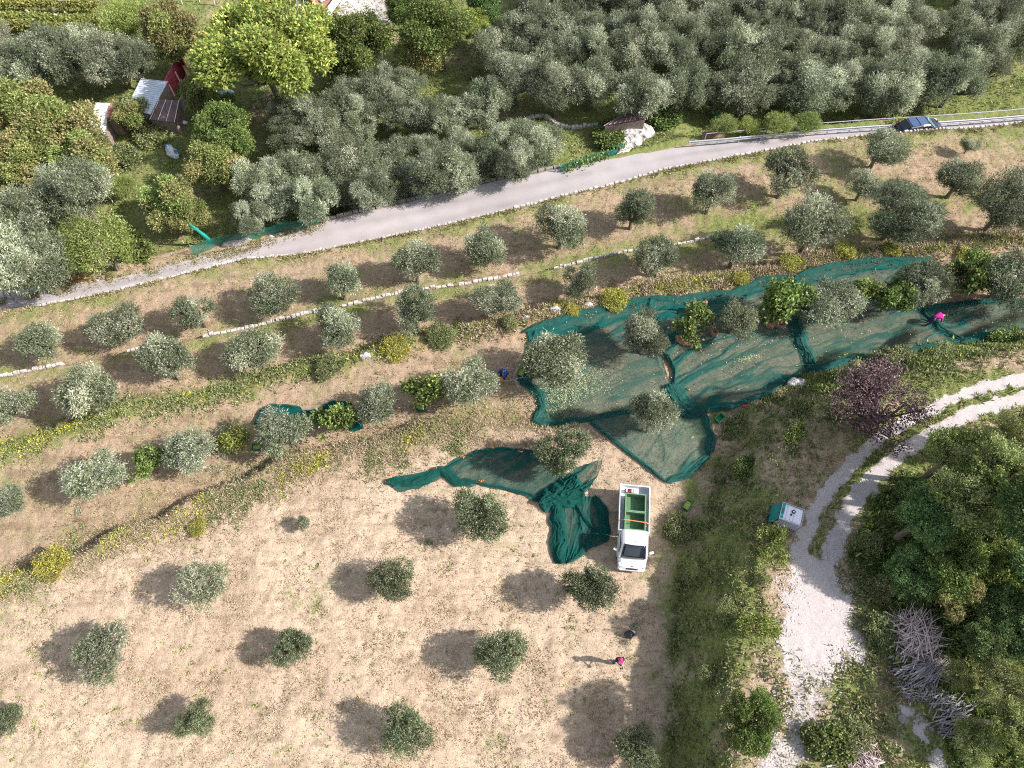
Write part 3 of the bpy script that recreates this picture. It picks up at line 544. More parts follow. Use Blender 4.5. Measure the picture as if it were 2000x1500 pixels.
# broadleaf trees beyond the road
for px, py, r, k, lab in [(512,95,124,'walnut',"huge yellow-green walnut tree near the top left"), (700,92,76,'dark',"dense dark green tree with two domes right of the walnut"), (858,62,72,'dark',"tall dark green tree at the top centre"), (815,108,44,'rusty',"small rust brown tree between two dark green ones"), (925,50,40,'walnut',"small yellow tree right of the top centre dark tree"), (335,72,62,'rusty',"olive-yellow tree left of the walnut"), (245,35,52,'lime',"pale willowy tree at the vineyard's right end"), (40,215,75,'hedge',"yellow-green hedge tree at the left edge under the olive row"), (120,262,72,'hedge',"wide yellow-green tree left of the white roof"), (55,310,66,'hedge',"brownish green hedge tree at the left, below the others"), (165,318,58,'rusty',"rust tinged tree below the white roof"), (12,372,38,'rusty',"orange autumn tree cut by the left edge"), (435,265,60,'dark',"green tree below the ruined red shed"), (420,330,56,'hedge',"pale green tree above the green pole"), (330,395,56,'rusty',"yellow-orange tree above the left road end"), (195,482,72,'lime',"feathery lime green tree beside the left road end"), (260,490,40,'ivy',"ivy-covered shrub mass by the left verge"), (430,215,40,'dark',"dark shrub right of the brown felt roof"), (385,190,36,'rusty',"brownish shrub beside the ruined wall"), (370,425,44,'hedge',"green and rust shrub beside the green pole"), (790,20,40,'dark',"green tree by the gravel yard at the top"), (950,15,40,'deep',"dark trees at the top edge right of the yellow one"), (1240,20,1,'dark',"")]:
    if lab: plant(k, px, py, r, lab, "broadleaf_tree", "tree")
# olives beyond the road
for px, py, r, lab in [(150,382,72,"large grey olive alone in the left clearing"), (40,440,72,"big silver olive at the left edge above the road"), (60,515,75,"big silver olive touching the road's left end"), (490,428,36,"small pale olive at the left corner of the lower grove")]:
    plant('old', px, py, r, lab)
row('old', [(-5,100,50),(55,118,55),(110,115,52),(160,98,50),(205,118,55),(262,120,52)], "the grey hedge-like row under the vineyard", "olives under the vineyard")
GROVE = [
 ("the grove row hugging the retaining wall", [(545,395,52),(605,392,50),(665,380,50),(722,368,48),(775,355,50),(835,350,48),(890,338,48),(945,325,50),(1000,318,48),(1052,290,48)]),
 ("the second grove row above the retaining wall", [(505,352,48),(565,335,52),(640,335,46),(700,320,46),(770,310,44),(835,295,48),(900,285,46),(975,288,40),(1010,262,34)]),
 ("grove row below the walnut tree", [(560,262,44),(600,235,50),(655,225,50),(700,238,48),(765,215,50),(830,232,48),(885,225,50),(940,205,48),(640,272,40),(560,215,38),(745,172,46),(800,168,40),(690,182,40)]),
 ("front row of the dense right grove", [(1005,150,56),(1085,175,58),(1150,165,56),(1255,175,58),(1345,170,56),(1400,180,50),(1460,180,54),(1530,165,52),(1600,175,56),(1668,165,54),(1735,170,56),(1810,160,56),(1880,150,54),(1945,125,50)]),
 ("second row of the dense right grove", [(965,105,46),(1040,110,50),(1110,115,50),(1180,110,52),(1245,105,48),(1310,110,52),(1375,105,50),(1440,112,50),(1505,100,50),(1570,108,52),(1640,100,50),(1705,105,52),(1770,95,50),(1905,90,52),(1990,80,50)]),
 ("third row of the dense right grove", [(1010,62,44),(1070,60,46),(1140,58,48),(1205,55,46),(1270,58,48),(1340,52,46),(1400,60,48),(1470,50,46),(1535,55,48),(1600,50,46),(1665,52,48),(1730,45,46),(1790,50,42),(1880,40,46),(1950,35,46)]),
 ("fourth row of the dense right grove", [(1050,15,42),(1110,12,44),(1175,8,44),(1240,12,44),(1300,5,44),(1365,10,44),(1430,6,44),(1495,10,44),(1560,4,44),(1625,8,44),(1690,4,44),(1750,6,40),(1920,0,44),(1985,5,44)]),
 ("topmost row of the dense right grove", [(1080,-32,42),(1145,-35,42),(1210,-34,42),(1275,-36,42),(1340,-35,42),(1405,-34,42),(1470,-36,42),(1535,-35,42),(1600,-36,42),(1665,-36,42),(1730,-36,42),(1900,-38,42),(1965,-36,42)]),
]
for text, lst in GROVE:
    row('old', [(px + random.uniform(-8, 8), py + random.uniform(-6, 6), r * random.uniform(.76, 1.04)) for px, py, r in sorted(lst)], text, "olives of the dense grove", 2.0 if "hugging" in text else None)
# woodland on the right
for px, py, r, k, lab in [(1868,890,58,'scrub',"thin feathery tree overhanging the gravel track from the right"), (1925,900,70,'scrub',"feathery light tree at the right edge above the dark bushes"), (1985,840,45,'scrub',"loose light tree cut by the right edge"), (1960,930,80,'scrub',"feathery tree at the right edge, middle height"), (1890,970,70,'scrub',"sunlit scrub tree behind the dark round bush"), (1815,1012,58,'deep',"large dark round bush right of the track"), (1785,965,36,'deep',"dark bush at the shaded bend of the track"), (1850,1090,70,'dark',"green bush in the middle of the right thicket"), (1785,1110,52,'deep',"dark bush beside the white track's right edge"), (1920,1050,60,'dark',"leafy bush just above the sawn stump"), (1722,1150,32,'bush',"low green bush at the track's right bank"), (1870,1155,48,'rusty',"yellowish bush left of the sawn stump"), (1960,1180,46,'deep',"dark tree right below the sawn stump"), (1935,1245,52,'deep',"very dark tree at the right edge near the brush heap"), (1990,1240,50,'deep',"dark tree cut by the right edge near the brush heap"), (1955,1345,54,'scrub',"feathery sparse tree at the lower right"), (1985,1425,50,'scrub',"sparse tree in the bottom right corner"), (1905,1450,40,'scrub',"low thin scrub tree at the bottom right"), (1870,1320,30,'scrub',"small feathery scrub over the second brush heap"), (1700,1060,24,'bush',"low bush in the shade at the track edge"), (1670,1440,40,'bush',"low weeds near the twisted stick heap"), (2060,1000,90,'deep',"tree beyond the right edge, upper"), (2070,1150,90,'deep',"tree beyond the right edge, middle"), (2090,820,90,'dark',"tree beyond the right edge, topmost")]:
    plant(k, px, py, r, lab, "thicket_tree" if k in ('deep','dark','scrub','rusty') else "shrub", "tree" if k in ('deep','dark','scrub','rusty') else "shrub", lift=max(2.0, r * (.07 if py < 1030 else .034)) if k in ('deep','dark','scrub','rusty') and r > 40 else None)
# woodland whose shadow falls over the bank
# ------------------------------------------------------------------ ground cover (uncountable)
def tufts(name, label, x, y, pal, hh, ww, per=4, lean=.7, seed=1, cat="grass", z=None):
    r = np.random.default_rng(seed); x = np.repeat(x, per) + r.normal(size=len(x) * per) * .05; y = np.repeat(y, per) + r.normal(size=len(y) * per) * .05
    z = hgt(x, y); P = np.stack([x, y, z], -1); A = np.stack([r.normal(size=len(x)) * lean, r.normal(size=len(x)) * lean, np.ones(len(x))], -1)
    H = np.repeat(np.broadcast_to(hh, (len(x) // per,)), per) * r.uniform(.5, 1.3, len(x))
    V, F, C = leaves(P, A, H, ww * r.uniform(.7, 1.4, len(x)), pick(pal, len(x), r), r)
    return tag(link(name, np_mesh(name, V, F, M_GRASS, {"Col": C})), label, cat, kind="stuff")
def scatter(n, x0, x1, y0, y1, f, seed):
    r = np.random.default_rng(seed); x = r.uniform(x0, x1, n); y = r.uniform(y0, y1, n); k = r.random(n) < f(x, y); return x[k], y[k]
dE = lambda E, x, y: y - np.interp(x, *E)
free = lambda x, y: (1 - masks(x, y)[1]) ** 2
def clumps(x, y, s=.8, seed=80): return np.clip((fbm(x * s, y * s, seed) - .45) * 5, 0, 1)
def strip(E, lo, hi, n, seed, x0=-60, x1=45, cond=lambda x: 1.0):
    r = np.random.default_rng(seed); x = r.uniform(x0, x1, n); y = np.interp(x, *E) + r.normal(size=n) * (hi - lo) / 4 + (hi + lo) / 2 + .4 * (fbm(x * .4, x * 0, seed) - .5)
    k = r.random(n) < np.clip(cond(x), 0, 1) * (.15 + .85 * clumps(x, y, .9, seed)); return x[k], y[k]
xg = lambda px, E, z: np.interp(px, PXK[id(E)][0], E[0])
def cols(E, st): return lambda x: np.interp(x, [xg(p, E, 0) for p, v in st], [v for p, v in st])
x, y = scatter(120000, -32, 22, -1, 26, lambda x, y: (dE(E1, x, y) < .3) * ~inside(x, y, *closed(TOE)) * (.25 + .75 * clumps(x, y)), 1)
tufts("dry_grass", "pale dry mown grass of the lower field", x, y, 'straw', .10, .035, 3, 1.6, 2)
x, y = scatter(110000, -46, 46, 12, 50, lambda x, y: (dE(E1, x, y) > 0) * (dE(E4, x, y) < -.1) * (.2 + .8 * clumps(x, y)), 3)
tufts("terrace_grass", "brownish dry grass on the upper terraces", x, y, 'strawdk', .13, .04, 3, 1.4, 4)
x, y = scatter(110000, 8, 44, -2, 40, lambda x, y: inside(x, y, *closed(TOE)) * free(x, y) * (.22 + .78 * clumps(x, y, .9, 90)) * (1 - .85 * np.exp(-(pdist(x, y, CREST) / 1.3) ** 2)), 5)
x2, y2 = strip(E2, -1.6, 1.4, 15000, 121, x0=xg(900, E2, 0), x1=48); tufts("bank_dry_stalks", "pale dry stalks among the flowers of the upper bank", x2, y2, 'straw', .34, .05, 5, 1.2, 122, "dry weeds")
tufts("bank_weeds", "rough green weeds on the bank below the track", x, y, 'weeds', .28, .07, 4, 1.0, 6, "weeds")
x, y = scatter(50000, 8, 44, -2, 40, lambda x, y: inside(x, y, *closed(TOE)) * free(x, y) * (.3 + .7 * clumps(x, y, .6, 95)), 7)
xu, yu = scatter(60000, 15, 44, -2, 30, lambda x, y: inside(x, y, *closed(TOE)) * free(x, y) * inside(x, y, *WOOD) * clumps(x, y, .5, 98), 71)
tufts("undergrowth", "dense dark undergrowth beneath the woodland right of the track", xu, yu, 'dark', .45, .10, 5, .9, 72, "undergrowth")
tufts("bank_straw", "dry brown stalks among the weeds of the bank", x, y, 'strawdk', .22, .035, 4, 1.3, 8, "dry weeds")
x, y = scatter(150000, -70, 70, 34, 84, lambda x, y: (dE(E5, x, y) > .8) * (.25 + .75 * clumps(x, y, .5, 97)), 9)
tufts("meadow_grass", "green grass under the trees beyond the road", x, y, 'weeds', .22, .07, 3, 1.0, 10)
x, y = strip(E2, -1.7, 1.4, 26000, 21, cond=cols(E2, [(-200,.3),(100,.5),(200,1),(600,1),(700,.5),(900,.4),(1000,.15),(1300,.25),(1600,.5),(2200,.7)]))
tufts("bank_greenery", "green creeping weeds along the upper orchard bank", x, y, 'weeds', .22, .06, 7, 1.1, 22, "weeds")
x, y = strip(E2, -1.4, 1.1, 14000, 23, cond=cols(E2, [(-200,1),(130,1),(200,.15),(560,.1),(600,.2),(760,.3),(1050,.5),(1100,.9),(1400,.7),(1600,.9),(1800,.7),(2200,.6)]))
tufts("yellow_flowers", "yellow blooms scattered along the upper orchard bank", x, y, 'yellowfl', .22, .06, 7, 1.1, 24, "flowers")
x3, y3 = strip(E1, -1.4, 1.0, 9000, 131, x1=xg(900, E1, 0), cond=lambda x: np.clip((fbm(x * .3, x * 0, 133) - .5) * 6, 0, 1)); tufts("lower_bank_flowers", "dull yellow blooms in patches on the lower bank", x3, y3, "yellowfl", .2, .05, 6, 1.2, 132, "flowers")
x, y = strip(E1, -2.4, 2.1, 34000, 25, x1=xg(1130, E1, 0), cond=lambda x: np.clip((fbm(x * .25, x * 0, 99) - .38) * 2.2, 0, 1))
tufts("lower_bank_weeds", "dull green and straw weeds on the lower bank", x, y, 'weeds', .21, .05, 6, 1.3, 26, "weeds")
x, y = strip(E1, -2.0, 2.0, 17000, 27, x1=xg(1130, E1, 0))
tufts("lower_bank_straw", "long dry stalks on the lower bank", x, y, 'straw', .26, .03, 5, 1.5, 28, "dry weeds")
x, y = strip(E1, -2.6, -.3, 14000, 29, x0=xg(1560, E1, 0), x1=48)
tufts("bramble_cover", "light green bramble carpet under the right hand nets", x, y, 'hedge', .30, .08, 8, 1.0, 30, "brambles")
x, y = strip(E4, -.6, .15, 5000, 31, x1=60); tufts("roadside_weeds", "tufts of grass along the stone edging of the road", x, y, 'strawdk', .22, .05, 5, 1.0, 32, "grass")
x, y = strip(E5, -.9, .5, 9000, 33, x0=-70, x1=xg(640, E5, 0)); tufts("verge_grass", "short green and straw verge at the road's far side", x, y, 'strawdk', .16, .05, 5, 1.2, 34, "grass")
r_ = np.random.default_rng(40); xs = r_.uniform(-32, 22, 1500); ys = r_.uniform(-1, 26, 1500); k_ = (dE(E1, xs, ys) < 0) & ~inside(xs, ys, *closed(TOE)) & (vn(xs * .4, ys * .4, 44) > .45)
tufts("field_weeds", "small bright green weeds dotted over the mown field", xs[k_], ys[k_], 'lime', .12, .06, 9, 1.8, 41, "weeds")
# ------------------------------------------------------------------ harvest nets
def net_material(name, c1=(.055, .135, .108), c2=(.003, .078, .068)):
    m = bpy.data.materials.new(name); n, l = nt(m); b = n["Principled BSDF"]; out = n["Material Output"]
    at = n.new("ShaderNodeAttribute"); at.attribute_name = "Col"; sp = n.new("ShaderNodeSeparateColor"); l.new(at.outputs["Color"], sp.inputs[0])
    tc = n.new("ShaderNodeTexCoord"); no = n.new("ShaderNodeTexNoise"); no.inputs["Scale"].default_value = 7; no.inputs["Detail"].default_value = 5; no.inputs["Roughness"].default_value = .7; l.new(tc.outputs["Object"], no.inputs["Vector"])
    mx = n.new("ShaderNodeMix"); mx.data_type = 'RGBA'; mx.inputs[6].default_value = (*c1, 1); mx.inputs[7].default_value = (*c2, 1); mr = n.new('ShaderNodeMapRange'); mr.inputs[1].default_value = .3; mr.inputs[2].default_value = .95; l.new(sp.outputs[0], mr.inputs[0]); l.new(mr.outputs[0], mx.inputs[0])
    l.new(mx.outputs[2], b.inputs["Base Color"]); b.inputs["Roughness"].default_value = .85; b.inputs["Specular IOR Level"].default_value = .12
    tr = n.new("ShaderNodeBsdfTransparent"); ms = n.new("ShaderNodeMixShader")
    a = n.new("ShaderNodeMath"); a.operation = 'MULTIPLY_ADD'; l.new(no.outputs["Fac"], a.inputs[0]); a.inputs[1].default_value = .45; l.new(sp.outputs[0], a.inputs[2])
    cl = n.new("ShaderNodeMath"); cl.operation = 'SUBTRACT'; cl.use_clamp = True; l.new(a.outputs[0], cl.inputs[0]); cl.inputs[1].default_value = .22
    l.new(cl.outputs[0], ms.inputs[0]); l.new(tr.outputs[0], ms.inputs[1]); l.new(b.outputs[0], ms.inputs[2]); l.new(ms.outputs[0], out.inputs[0]); return m
M_NET = net_material("green_netting"); M_NETD = net_material("dark_netting", (.018, .075, .06), (.003, .07, .058))
def resamp(P, t):
    P = np.array(P, float); L = np.r_[0, np.cumsum(np.hypot(*np.diff(P, axis=0).T))]; return np.interp(t * L[-1], L, P[:, 0]), np.interp(t * L[-1], L, P[:, 1])
def patch(top, bot, nu, nv_, seed, base=.52, edge=.35, amp=.05, fold=1.0, dirn=0.0, hem=.02, lift=0.0, left=None, right=None):
    """a sheet of netting lying on the ground between two edge lines, gathered where its weave is denser"""
    u = np.linspace(0, 1, nu); v = np.linspace(0, 1, nv_); tx, ty = resamp(top, u); bx, by = resamp(bot, u)
    U, Vv = np.meshgrid(u, v, indexing='ij'); j = 3.0 * (vn(U * 18, Vv * 0 + seed, seed) - .5) * (1 - Vv) + 3.0 * (vn(U * 18, Vv * 0 + seed + 9, seed) - .5) * Vv
    px = tx[:, None] * (1 - Vv) + bx[:, None] * Vv; py = ty[:, None] * (1 - Vv) + by[:, None] * Vv + j * 1.2
    for sd, side in enumerate((left, right)):
        if side is not None:
            k = 0 if sd == 0 else -1; lx, ly = resamp(side, v); w_ = (1 - U) if sd == 0 else U
            px = px + w_ * (lx - (tx[k] * (1 - v) + bx[k] * v))[None]; py = py + w_ * (ly - (ty[k] * (1 - v) + by[k] * v))[None]
    x, y, z = G(px.ravel(), py.ravel()); w = fbm(x * .22, y * .22, seed + 1) * 7
    ca, sa = math.cos(dirn), math.sin(dirn); s = -x * sa + y * ca; q = x * ca + y * sa
    f1 = 1 - np.abs(2 * fbm(q * .16 + w * .1, s * 1.3 + w * .5, seed + 2, 3) - 1); f1 = np.clip((f1 - .82) * 6, 0, 1)
    f2 = 1 - np.abs(2 * fbm(q * .5, s * 4.2 + w, seed + 3, 2) - 1); f2 = np.clip((f2 - .80) * 5, 0, 1)
    big = np.clip((fbm(x * .16, y * .16, seed + 4) - .35) * 3, 0, 1)
    uu, vv = U.ravel(), Vv.ravel(); e = np.minimum(np.minimum(uu * nu, (1 - uu) * nu) / 5, np.minimum(vv * nv_, (1 - vv) * nv_) / 4); ed = np.exp(-e * 1.1)
    d = base + fold * (.42 * f1 * (.25 + big) + .14 * f2 * (.3 + big)) + edge * ed + .12 * (fbm(x * .3, y * .3, seed + 6) - .5)
    zz = z + .07 + lift + amp * (1.6 * f1 * (.4 + big) + .7 * f2) + .05 * ed + .03 * fbm(x * 2, y * 2, seed + 7)
    idx = np.arange(nu * nv_).reshape(nu, nv_); F = np.stack([idx[:-1, :-1], idx[1:, :-1], idx[1:, 1:], idx[:-1, 1:]], -1).reshape(-1, 4)
    return np.stack([x, y, zz], -1), F, np.clip(d, 0, 1.2)
def ruche(pts, w, seed, h=.16, layers=3, dens=.75, n=None):
    """gathered rope of crumpled netting along a line"""
    P = np.array(pts, float); L = np.hypot(*np.diff(P, axis=0).T).sum(); n = n or int(L / 1.6) + 8; Vs, Fs, Ds = [], [], []; off = 0
    for k in range(layers):
        t = np.linspace(0, 1, n); px, py = resamp(P, t); x, y, z = G(px, py); dx = np.gradient(x); dy = np.gradient(y); q = np.hypot(dx, dy) + 1e-6; nx_, ny_ = -dy / q, dx / q
        m = 13 + int(w * 14); a = np.linspace(-1, 1, m); ww = w * (.55 + .8 * vn(t * n * .09, t * 0 + k, seed)) * np.clip(np.minimum(t, 1 - t) * 9 + .35, 0, 1)
        c = w * .5 * (vn(t * n * .06, t * 0 + k * 3.3, seed + 2) - .5)
        A, T = np.meshgrid(a, t); X = x[:, None] + nx_[:, None] * (A * ww[:, None] * .5 + c[:, None]); Y = y[:, None] + ny_[:, None] * (A * ww[:, None] * .5 + c[:, None])
        ridg = np.abs(2 * vn(T * n * .10 + k, A * (3 + w * 5) + k * 7, seed + 3) - 1); Z = hgt(X.ravel(), Y.ravel()).reshape(X.shape) + .10 + (1 - A ** 2) * h * (.5 + .5 * k / layers) * (.35 + .9 * (1 - ridg)) + .02 * k
        idx = np.arange(n * m).reshape(n, m) + off; off += n * m
        Vs.append(np.stack([X, Y, Z], -1).reshape(-1, 3)); Fs.append(np.stack([idx[:-1, :-1], idx[1:, :-1], idx[1:, 1:], idx[:-1, 1:]], -1).reshape(-1, 4)); Ds.append(np.full(n * m, dens) + .25 * (ridg.ravel() - .5))
    return np.vstack(Vs), np.vstack(Fs), np.concatenate(Ds)
def net(label, pieces, m=None, group="olive harvest nets"):
    Vs, Fs, Ds, o = [], [], [], 0
    for V_, F_, D_ in pieces: Vs.append(V_); Fs.append(F_ + o); Ds.append(D_); o += len(V_)
    D_ = np.concatenate(Ds); return tag(link("harvest_net", np_mesh("harvest_net", np.vstack(Vs), np.vstack(Fs), m or M_NET, {"Col": np.stack([D_, D_, D_], -1)}, smooth=True)), label, "harvest net", group)
net("large left green net lying under the olive by the blue-clad worker", [
 patch([(1030,648),(1062,634),(1150,609),(1265,584)], [(1038,690),(1100,668),(1180,640),(1268,610)], 160, 20, 1, .58, .5, .06, 1.2, .33),
 patch([(1038,688),(1100,666),(1180,638),(1268,608)], [(1042,826),(1100,828),(1150,820),(1250,800),(1340,812)], 260, 150, 2, .44, .3, .05, 1.0, .30, left=[(1038,688),(1043,720),(1025,742),(1055,768),(1062,792),(1042,826)], right=[(1268,608),(1272,640),(1288,682),(1300,730),(1318,768),(1340,812)]),
 ruche([(1022,650),(1062,634),(1150,609),(1268,583)], .5, 10), ruche([(1048,650),(1035,690),(1045,718),(1022,744),(1056,770),(1060,795),(1042,826)], .6, 11),
 ruche([(1040,826),(1100,829),(1150,820),(1200,808),(1260,797)], .55, 12, .2)])
net("middle green net with a spreading fold line, right of the bare soil slit", [
 patch([(1268,584),(1330,586),(1372,577),(1430,572),(1492,546),(1550,541)], [(1270,610),(1330,605),(1372,598),(1430,590),(1500,568),(1552,560)], 180, 18, 21, .62, .5, .07, 1.2, .3),
 patch([(1268,606),(1330,602),(1372,595),(1430,587),(1500,566),(1550,558)], [(1318,770),(1372,806),(1440,792),(1500,766),(1545,740),(1584,718)], 240, 150, 22, .44, .3, .05, 1.1, .45, right=[(1550,558),(1554,600),(1558,640),(1575,690),(1584,718)], left=[(1268,606),(1273,650),(1296,690),(1312,712),(1318,770)]),
 ruche([(1266,584),(1330,586),(1372,577),(1430,572),(1492,546),(1550,541)], .45, 23), ruche([(1268,585),(1268,612),(1276,650)], .35, 24),
 ruche([(1290,684),(1303,700),(1318,722),(1316,760)], .32, 25), ruche([(1300,760),(1335,745),(1400,715),(1470,690),(1540,660)], .35, 26, .08, 1, .45),
 ruche([(1308,752),(1320,775),(1345,796),(1372,812)], 1.3, 27, .22, 4), ruche([(1372,807),(1440,792),(1500,767),(1545,741),(1580,722)], .3, 28)])
net("right hand green net stretched between the two seams under the fruit trees", [
 patch([(1550,541),(1580,532),(1620,520),(1700,509),(1760,506),(1816,506)], [(1552,562),(1600,552),(1650,540),(1700,530),(1760,524),(1812,520)], 150, 18, 31, .6, .5, .07, 1.2, .2),
 patch([(1550,558),(1600,550),(1650,538),(1700,528),(1760,522),(1812,518)], [(1588,720),(1640,708),(1700,698),(1770,684),(1830,674),(1872,668)], 230, 150, 32, .44, .3, .05, 1.1, .35, left=[(1550,558),(1554,600),(1558,640),(1575,690),(1588,720)], right=[(1812,518),(1806,570),(1812,610),(1840,645),(1872,668)]),
 ruche([(1550,541),(1620,520),(1700,509),(1816,507)], .4, 33), ruche([(1552,630),(1560,655),(1572,685),(1584,712)], .85, 34, .2, 4), ruche([(1545,545),(1548,575),(1552,630)], .4, 35),
 ruche([(1570,714),(1600,722),(1640,710),(1700,699)], .6, 36, .2), ruche([(1700,698),(1770,685),(1872,669)], .3, 37), ruche([(1590,712),(1640,690),(1700,660),(1770,640)], .3, 38, .07, 1, .45), ruche([(1816,507),(1815,520)], .3, 39)])
net("far right green net leaving the photo past the pink-clad worker", [
 patch([(1800,608),(1850,598),(1920,590),(2100,582)], [(1872,669),(1910,664),(1960,655),(2110,636)], 170, 90, 41, .48, .35, .05, 1.1, .2),
 ruche([(1792,606),(1850,598),(1920,590),(2100,582)], .4, 42), ruche([(1800,606),(1825,632),(1850,655),(1880,668)], .6, 43, .2), ruche([(1872,670),(1910,664),(1960,655),(2110,637)], .4, 44)])
net("triangular net spread below the big nets, thick hem on its left", [
 patch([(1150,826),(1250,797),(1320,806),(1378,812)], [(1298,942),(1325,938),(1355,920),(1386,885)], 150, 120, 51, .46, .3, .05, 1.0, .9),
 ruche([(1148,822),(1200,862),(1258,908),(1300,942)], .22, 52, .1), ruche([(1300,942),(1345,926),(1386,888)], .35, 53, .1), ruche([(1375,812),(1384,840),(1390,855),(1384,886)], .5, 54, .22), ruche([(1290,850),(1300,880),(1297,905)], .2, 55, .08, 1, .4)])
net("long dark net heaped into a tangle left of the white truck", [
 patch([(752,938),(800,929),(850,921),(862,917)], [(782,962),(820,955),(850,942),(868,930)], 70, 26, 61, .50, .45, .09, 1.3, .3),
 patch([(862,917),(885,900),(930,882),(985,877),(1030,882),(1070,900),(1110,935)], [(868,932),(885,946),(930,942),(980,955),(1020,968),(1055,984),(1110,978)], 190, 70, 62, .56, .4, .05, 1.0, .45),
 patch([(1108,932),(1130,914),(1155,905),(1176,898)], [(1118,975),(1145,962),(1165,935),(1176,903)], 80, 40, 63, .48, .45, .07, 1.3, .9),
 patch([(1078,972),(1090,1000),(1091,1050),(1090,1080),(1090,1103)], [(1122,968),(1130,1010),(1140,1045),(1132,1078),(1106,1102)], 110, 50, 64, .68, .4, .10, 1.5, 1.6),
 patch([(1122,968),(1132,1010),(1138,1045),(1130,1082)], [(1158,972),(1176,1000),(1181,1030),(1178,1062)], 100, 50, 65, .60, .45, .08, 1.4, 1.3),
 ruche([(755,940),(790,945),(830,938),(860,922),(878,930),(890,944),(930,945)], .55, 66, .16, 3), ruche([(860,922),(900,900),(930,882),(985,877),(1040,884),(1062,880)], .18, 67, .08, 2),
 ruche([(930,944),(980,955),(1030,966),(1075,984)], .2, 68, .1, 2), ruche([(1050,980),(1085,968),(1108,950),(1118,930)], 1.2, 69, .38, 5, .85), ruche([(1060,975),(1100,972),(1140,965)], 1.1, 70, .38, 5, .85),
 ruche([(1085,985),(1092,1030),(1091,1075),(1096,1102)], .75, 71, .2, 4, .8), ruche([(1160,970),(1178,1000),(1181,1035),(1178,1060)], .5, 72, .16, 3, .8), ruche([(1120,975),(1140,1010),(1165,1040),(1130,1082),(1106,1100)], .35, 73, .14, 3, .75)], M_NETD)
net("small dark net piece curled around the silver olive's upper side", [
 patch([(500,828),(512,806),(524,796),(560,794),(588,798),(594,808)], [(520,834),(530,830),(545,830),(565,832),(585,828),(600,822)], 60, 34, 81, .8, .4, .10, 1.3, .3), ruche([(500,830),(514,804),(530,796),(588,798)], .4, 82, .2)], M_NETD, "small net pieces")
net("small dark net piece under the loose bright fruit tree", [
 patch([(590,806),(620,800),(650,786),(680,790),(700,805),(712,838)], [(600,826),(620,830),(650,828),(675,835),(690,842),(706,842)], 70, 34, 85, .8, .4, .10, 1.3, .3), ruche([(590,808),(625,805),(650,790),(688,792)], .4, 86, .2)], M_NETD, "small net pieces")
M_ORANGE = mat("orange_plastic", (.75, .22, .06), .5, .1)
for i, (px, py, w) in enumerate([(764,929,"left tip"),(759,944,"lower left tip"),(850,917,"first bend"),(905,895,"rising upper edge"),(962,876,"highest upper edge"),(1018,884,"upper edge by the green olive"),(941,941,"middle of the lower edge"),(992,968,"lower edge right part"),(1092,954,"tangled heap")]):
    mb = MB(); v = g1(px, py); mb.box((0, 0, .03), (.22, .09, .05), .6 * i, Matrix.Rotation(.15, 4, 'X'), .6); mb.box((.09, .02, .07), (.07, .07, .07), .6 * i, None, .7); mb.tube([(-.1, 0, .05), (-.16, .03, .08), (-.2, 0, .03)], .018, 5)
    o = mb.build("net_clip", M_ORANGE, bevel=.01, seg=1); o.location = v + Vector((0, 0, .14)); tag(o, f"orange net clip at the long dark net's {w}", "clip", "orange clips on the long dark net")
# fallen olives on the nets
r_ = np.random.default_rng(60); 
def fallen(name, label, c, rx, ry, n, pal='lime', seed=1, L=.10):
    r = np.random.default_rng(seed); a = r.normal(size=(n, 2)) * .5; px = c[0] + a[:, 0] * rx; py = c[1] + a[:, 1] * ry - a[:, 0] * rx * .22; x, y, z = G(px, py)
    V_, F_, C_ = leaves(np.stack([x, y, z + .17], -1), np.stack([r.normal(size=n), r.normal(size=n), r.normal(size=n) * .15], -1), L, .05, np.clip(pick(pal, n, r) * 1.25, 0, .9), r)
    tag(link(name, np_mesh(name, V_, F_, M_GRASS, {"Col": C_})), label, "fallen olives", kind="stuff")
fallen("fallen_olives", "pale green olives scattered over the left net", (1110, 762), 75, 42, 2600, 'olvs', L=.07)
fallen("fallen_olives", "small spill of pale olives on the middle net", (1457, 703), 22, 4, 200, 'olvs', seed=2)
fallen("fallen_olives", "sparse olives and leaves dotted over all nets", (1450, 680), 330, 70, 420, 'olive_silver', 3)
# cut branches on the ground
for i, (px, py, rx, ry, n, lab) in enumerate([(438,865,26,40,900,"heap of silvery cut olive branches beside the yellow tree"), (418,918,18,8,120,"small scatter of cut leaves under the left olives"), (472,932,14,16,110,"lone cut olive sprig on the straw, left of centre"), (155,1001,8,6,60,"whitish leafy scrap on the left terrace"), (838,1062,12,8,80,"cut olive sprig in a tree's shadow"), (1238,1226,8,9,90,"small grey sprig beside the black bag"), (1350,830,1,1,3,"")]):
    if not lab: continue
    r = np.random.default_rng(100 + i); a = r.uniform(-1, 1, (n, 2)); k = (a ** 2).sum(1) < 1; a = a[k]; x, y, z = G(px + a[:, 0] * rx, py + a[:, 1] * ry); m_ = len(x)
    V_, F_, C_ = leaves(np.stack([x, y, z + .05 + .25 * r.random(m_) * (1 - (a ** 2).sum(1)) * min(1, n / 400)], -1), np.stack([r.normal(size=m_) + .8, r.normal(size=m_) + .5, r.normal(size=m_) * .3], -1), .2, .05, pick('olive_silver', m_, r), r)
    mb = MB()
    me = np_mesh("cut_branches", V_, F_, M_LEAF, {"Col": C_}); o = link("cut_branches", me); tag(o, lab, "cut branches")
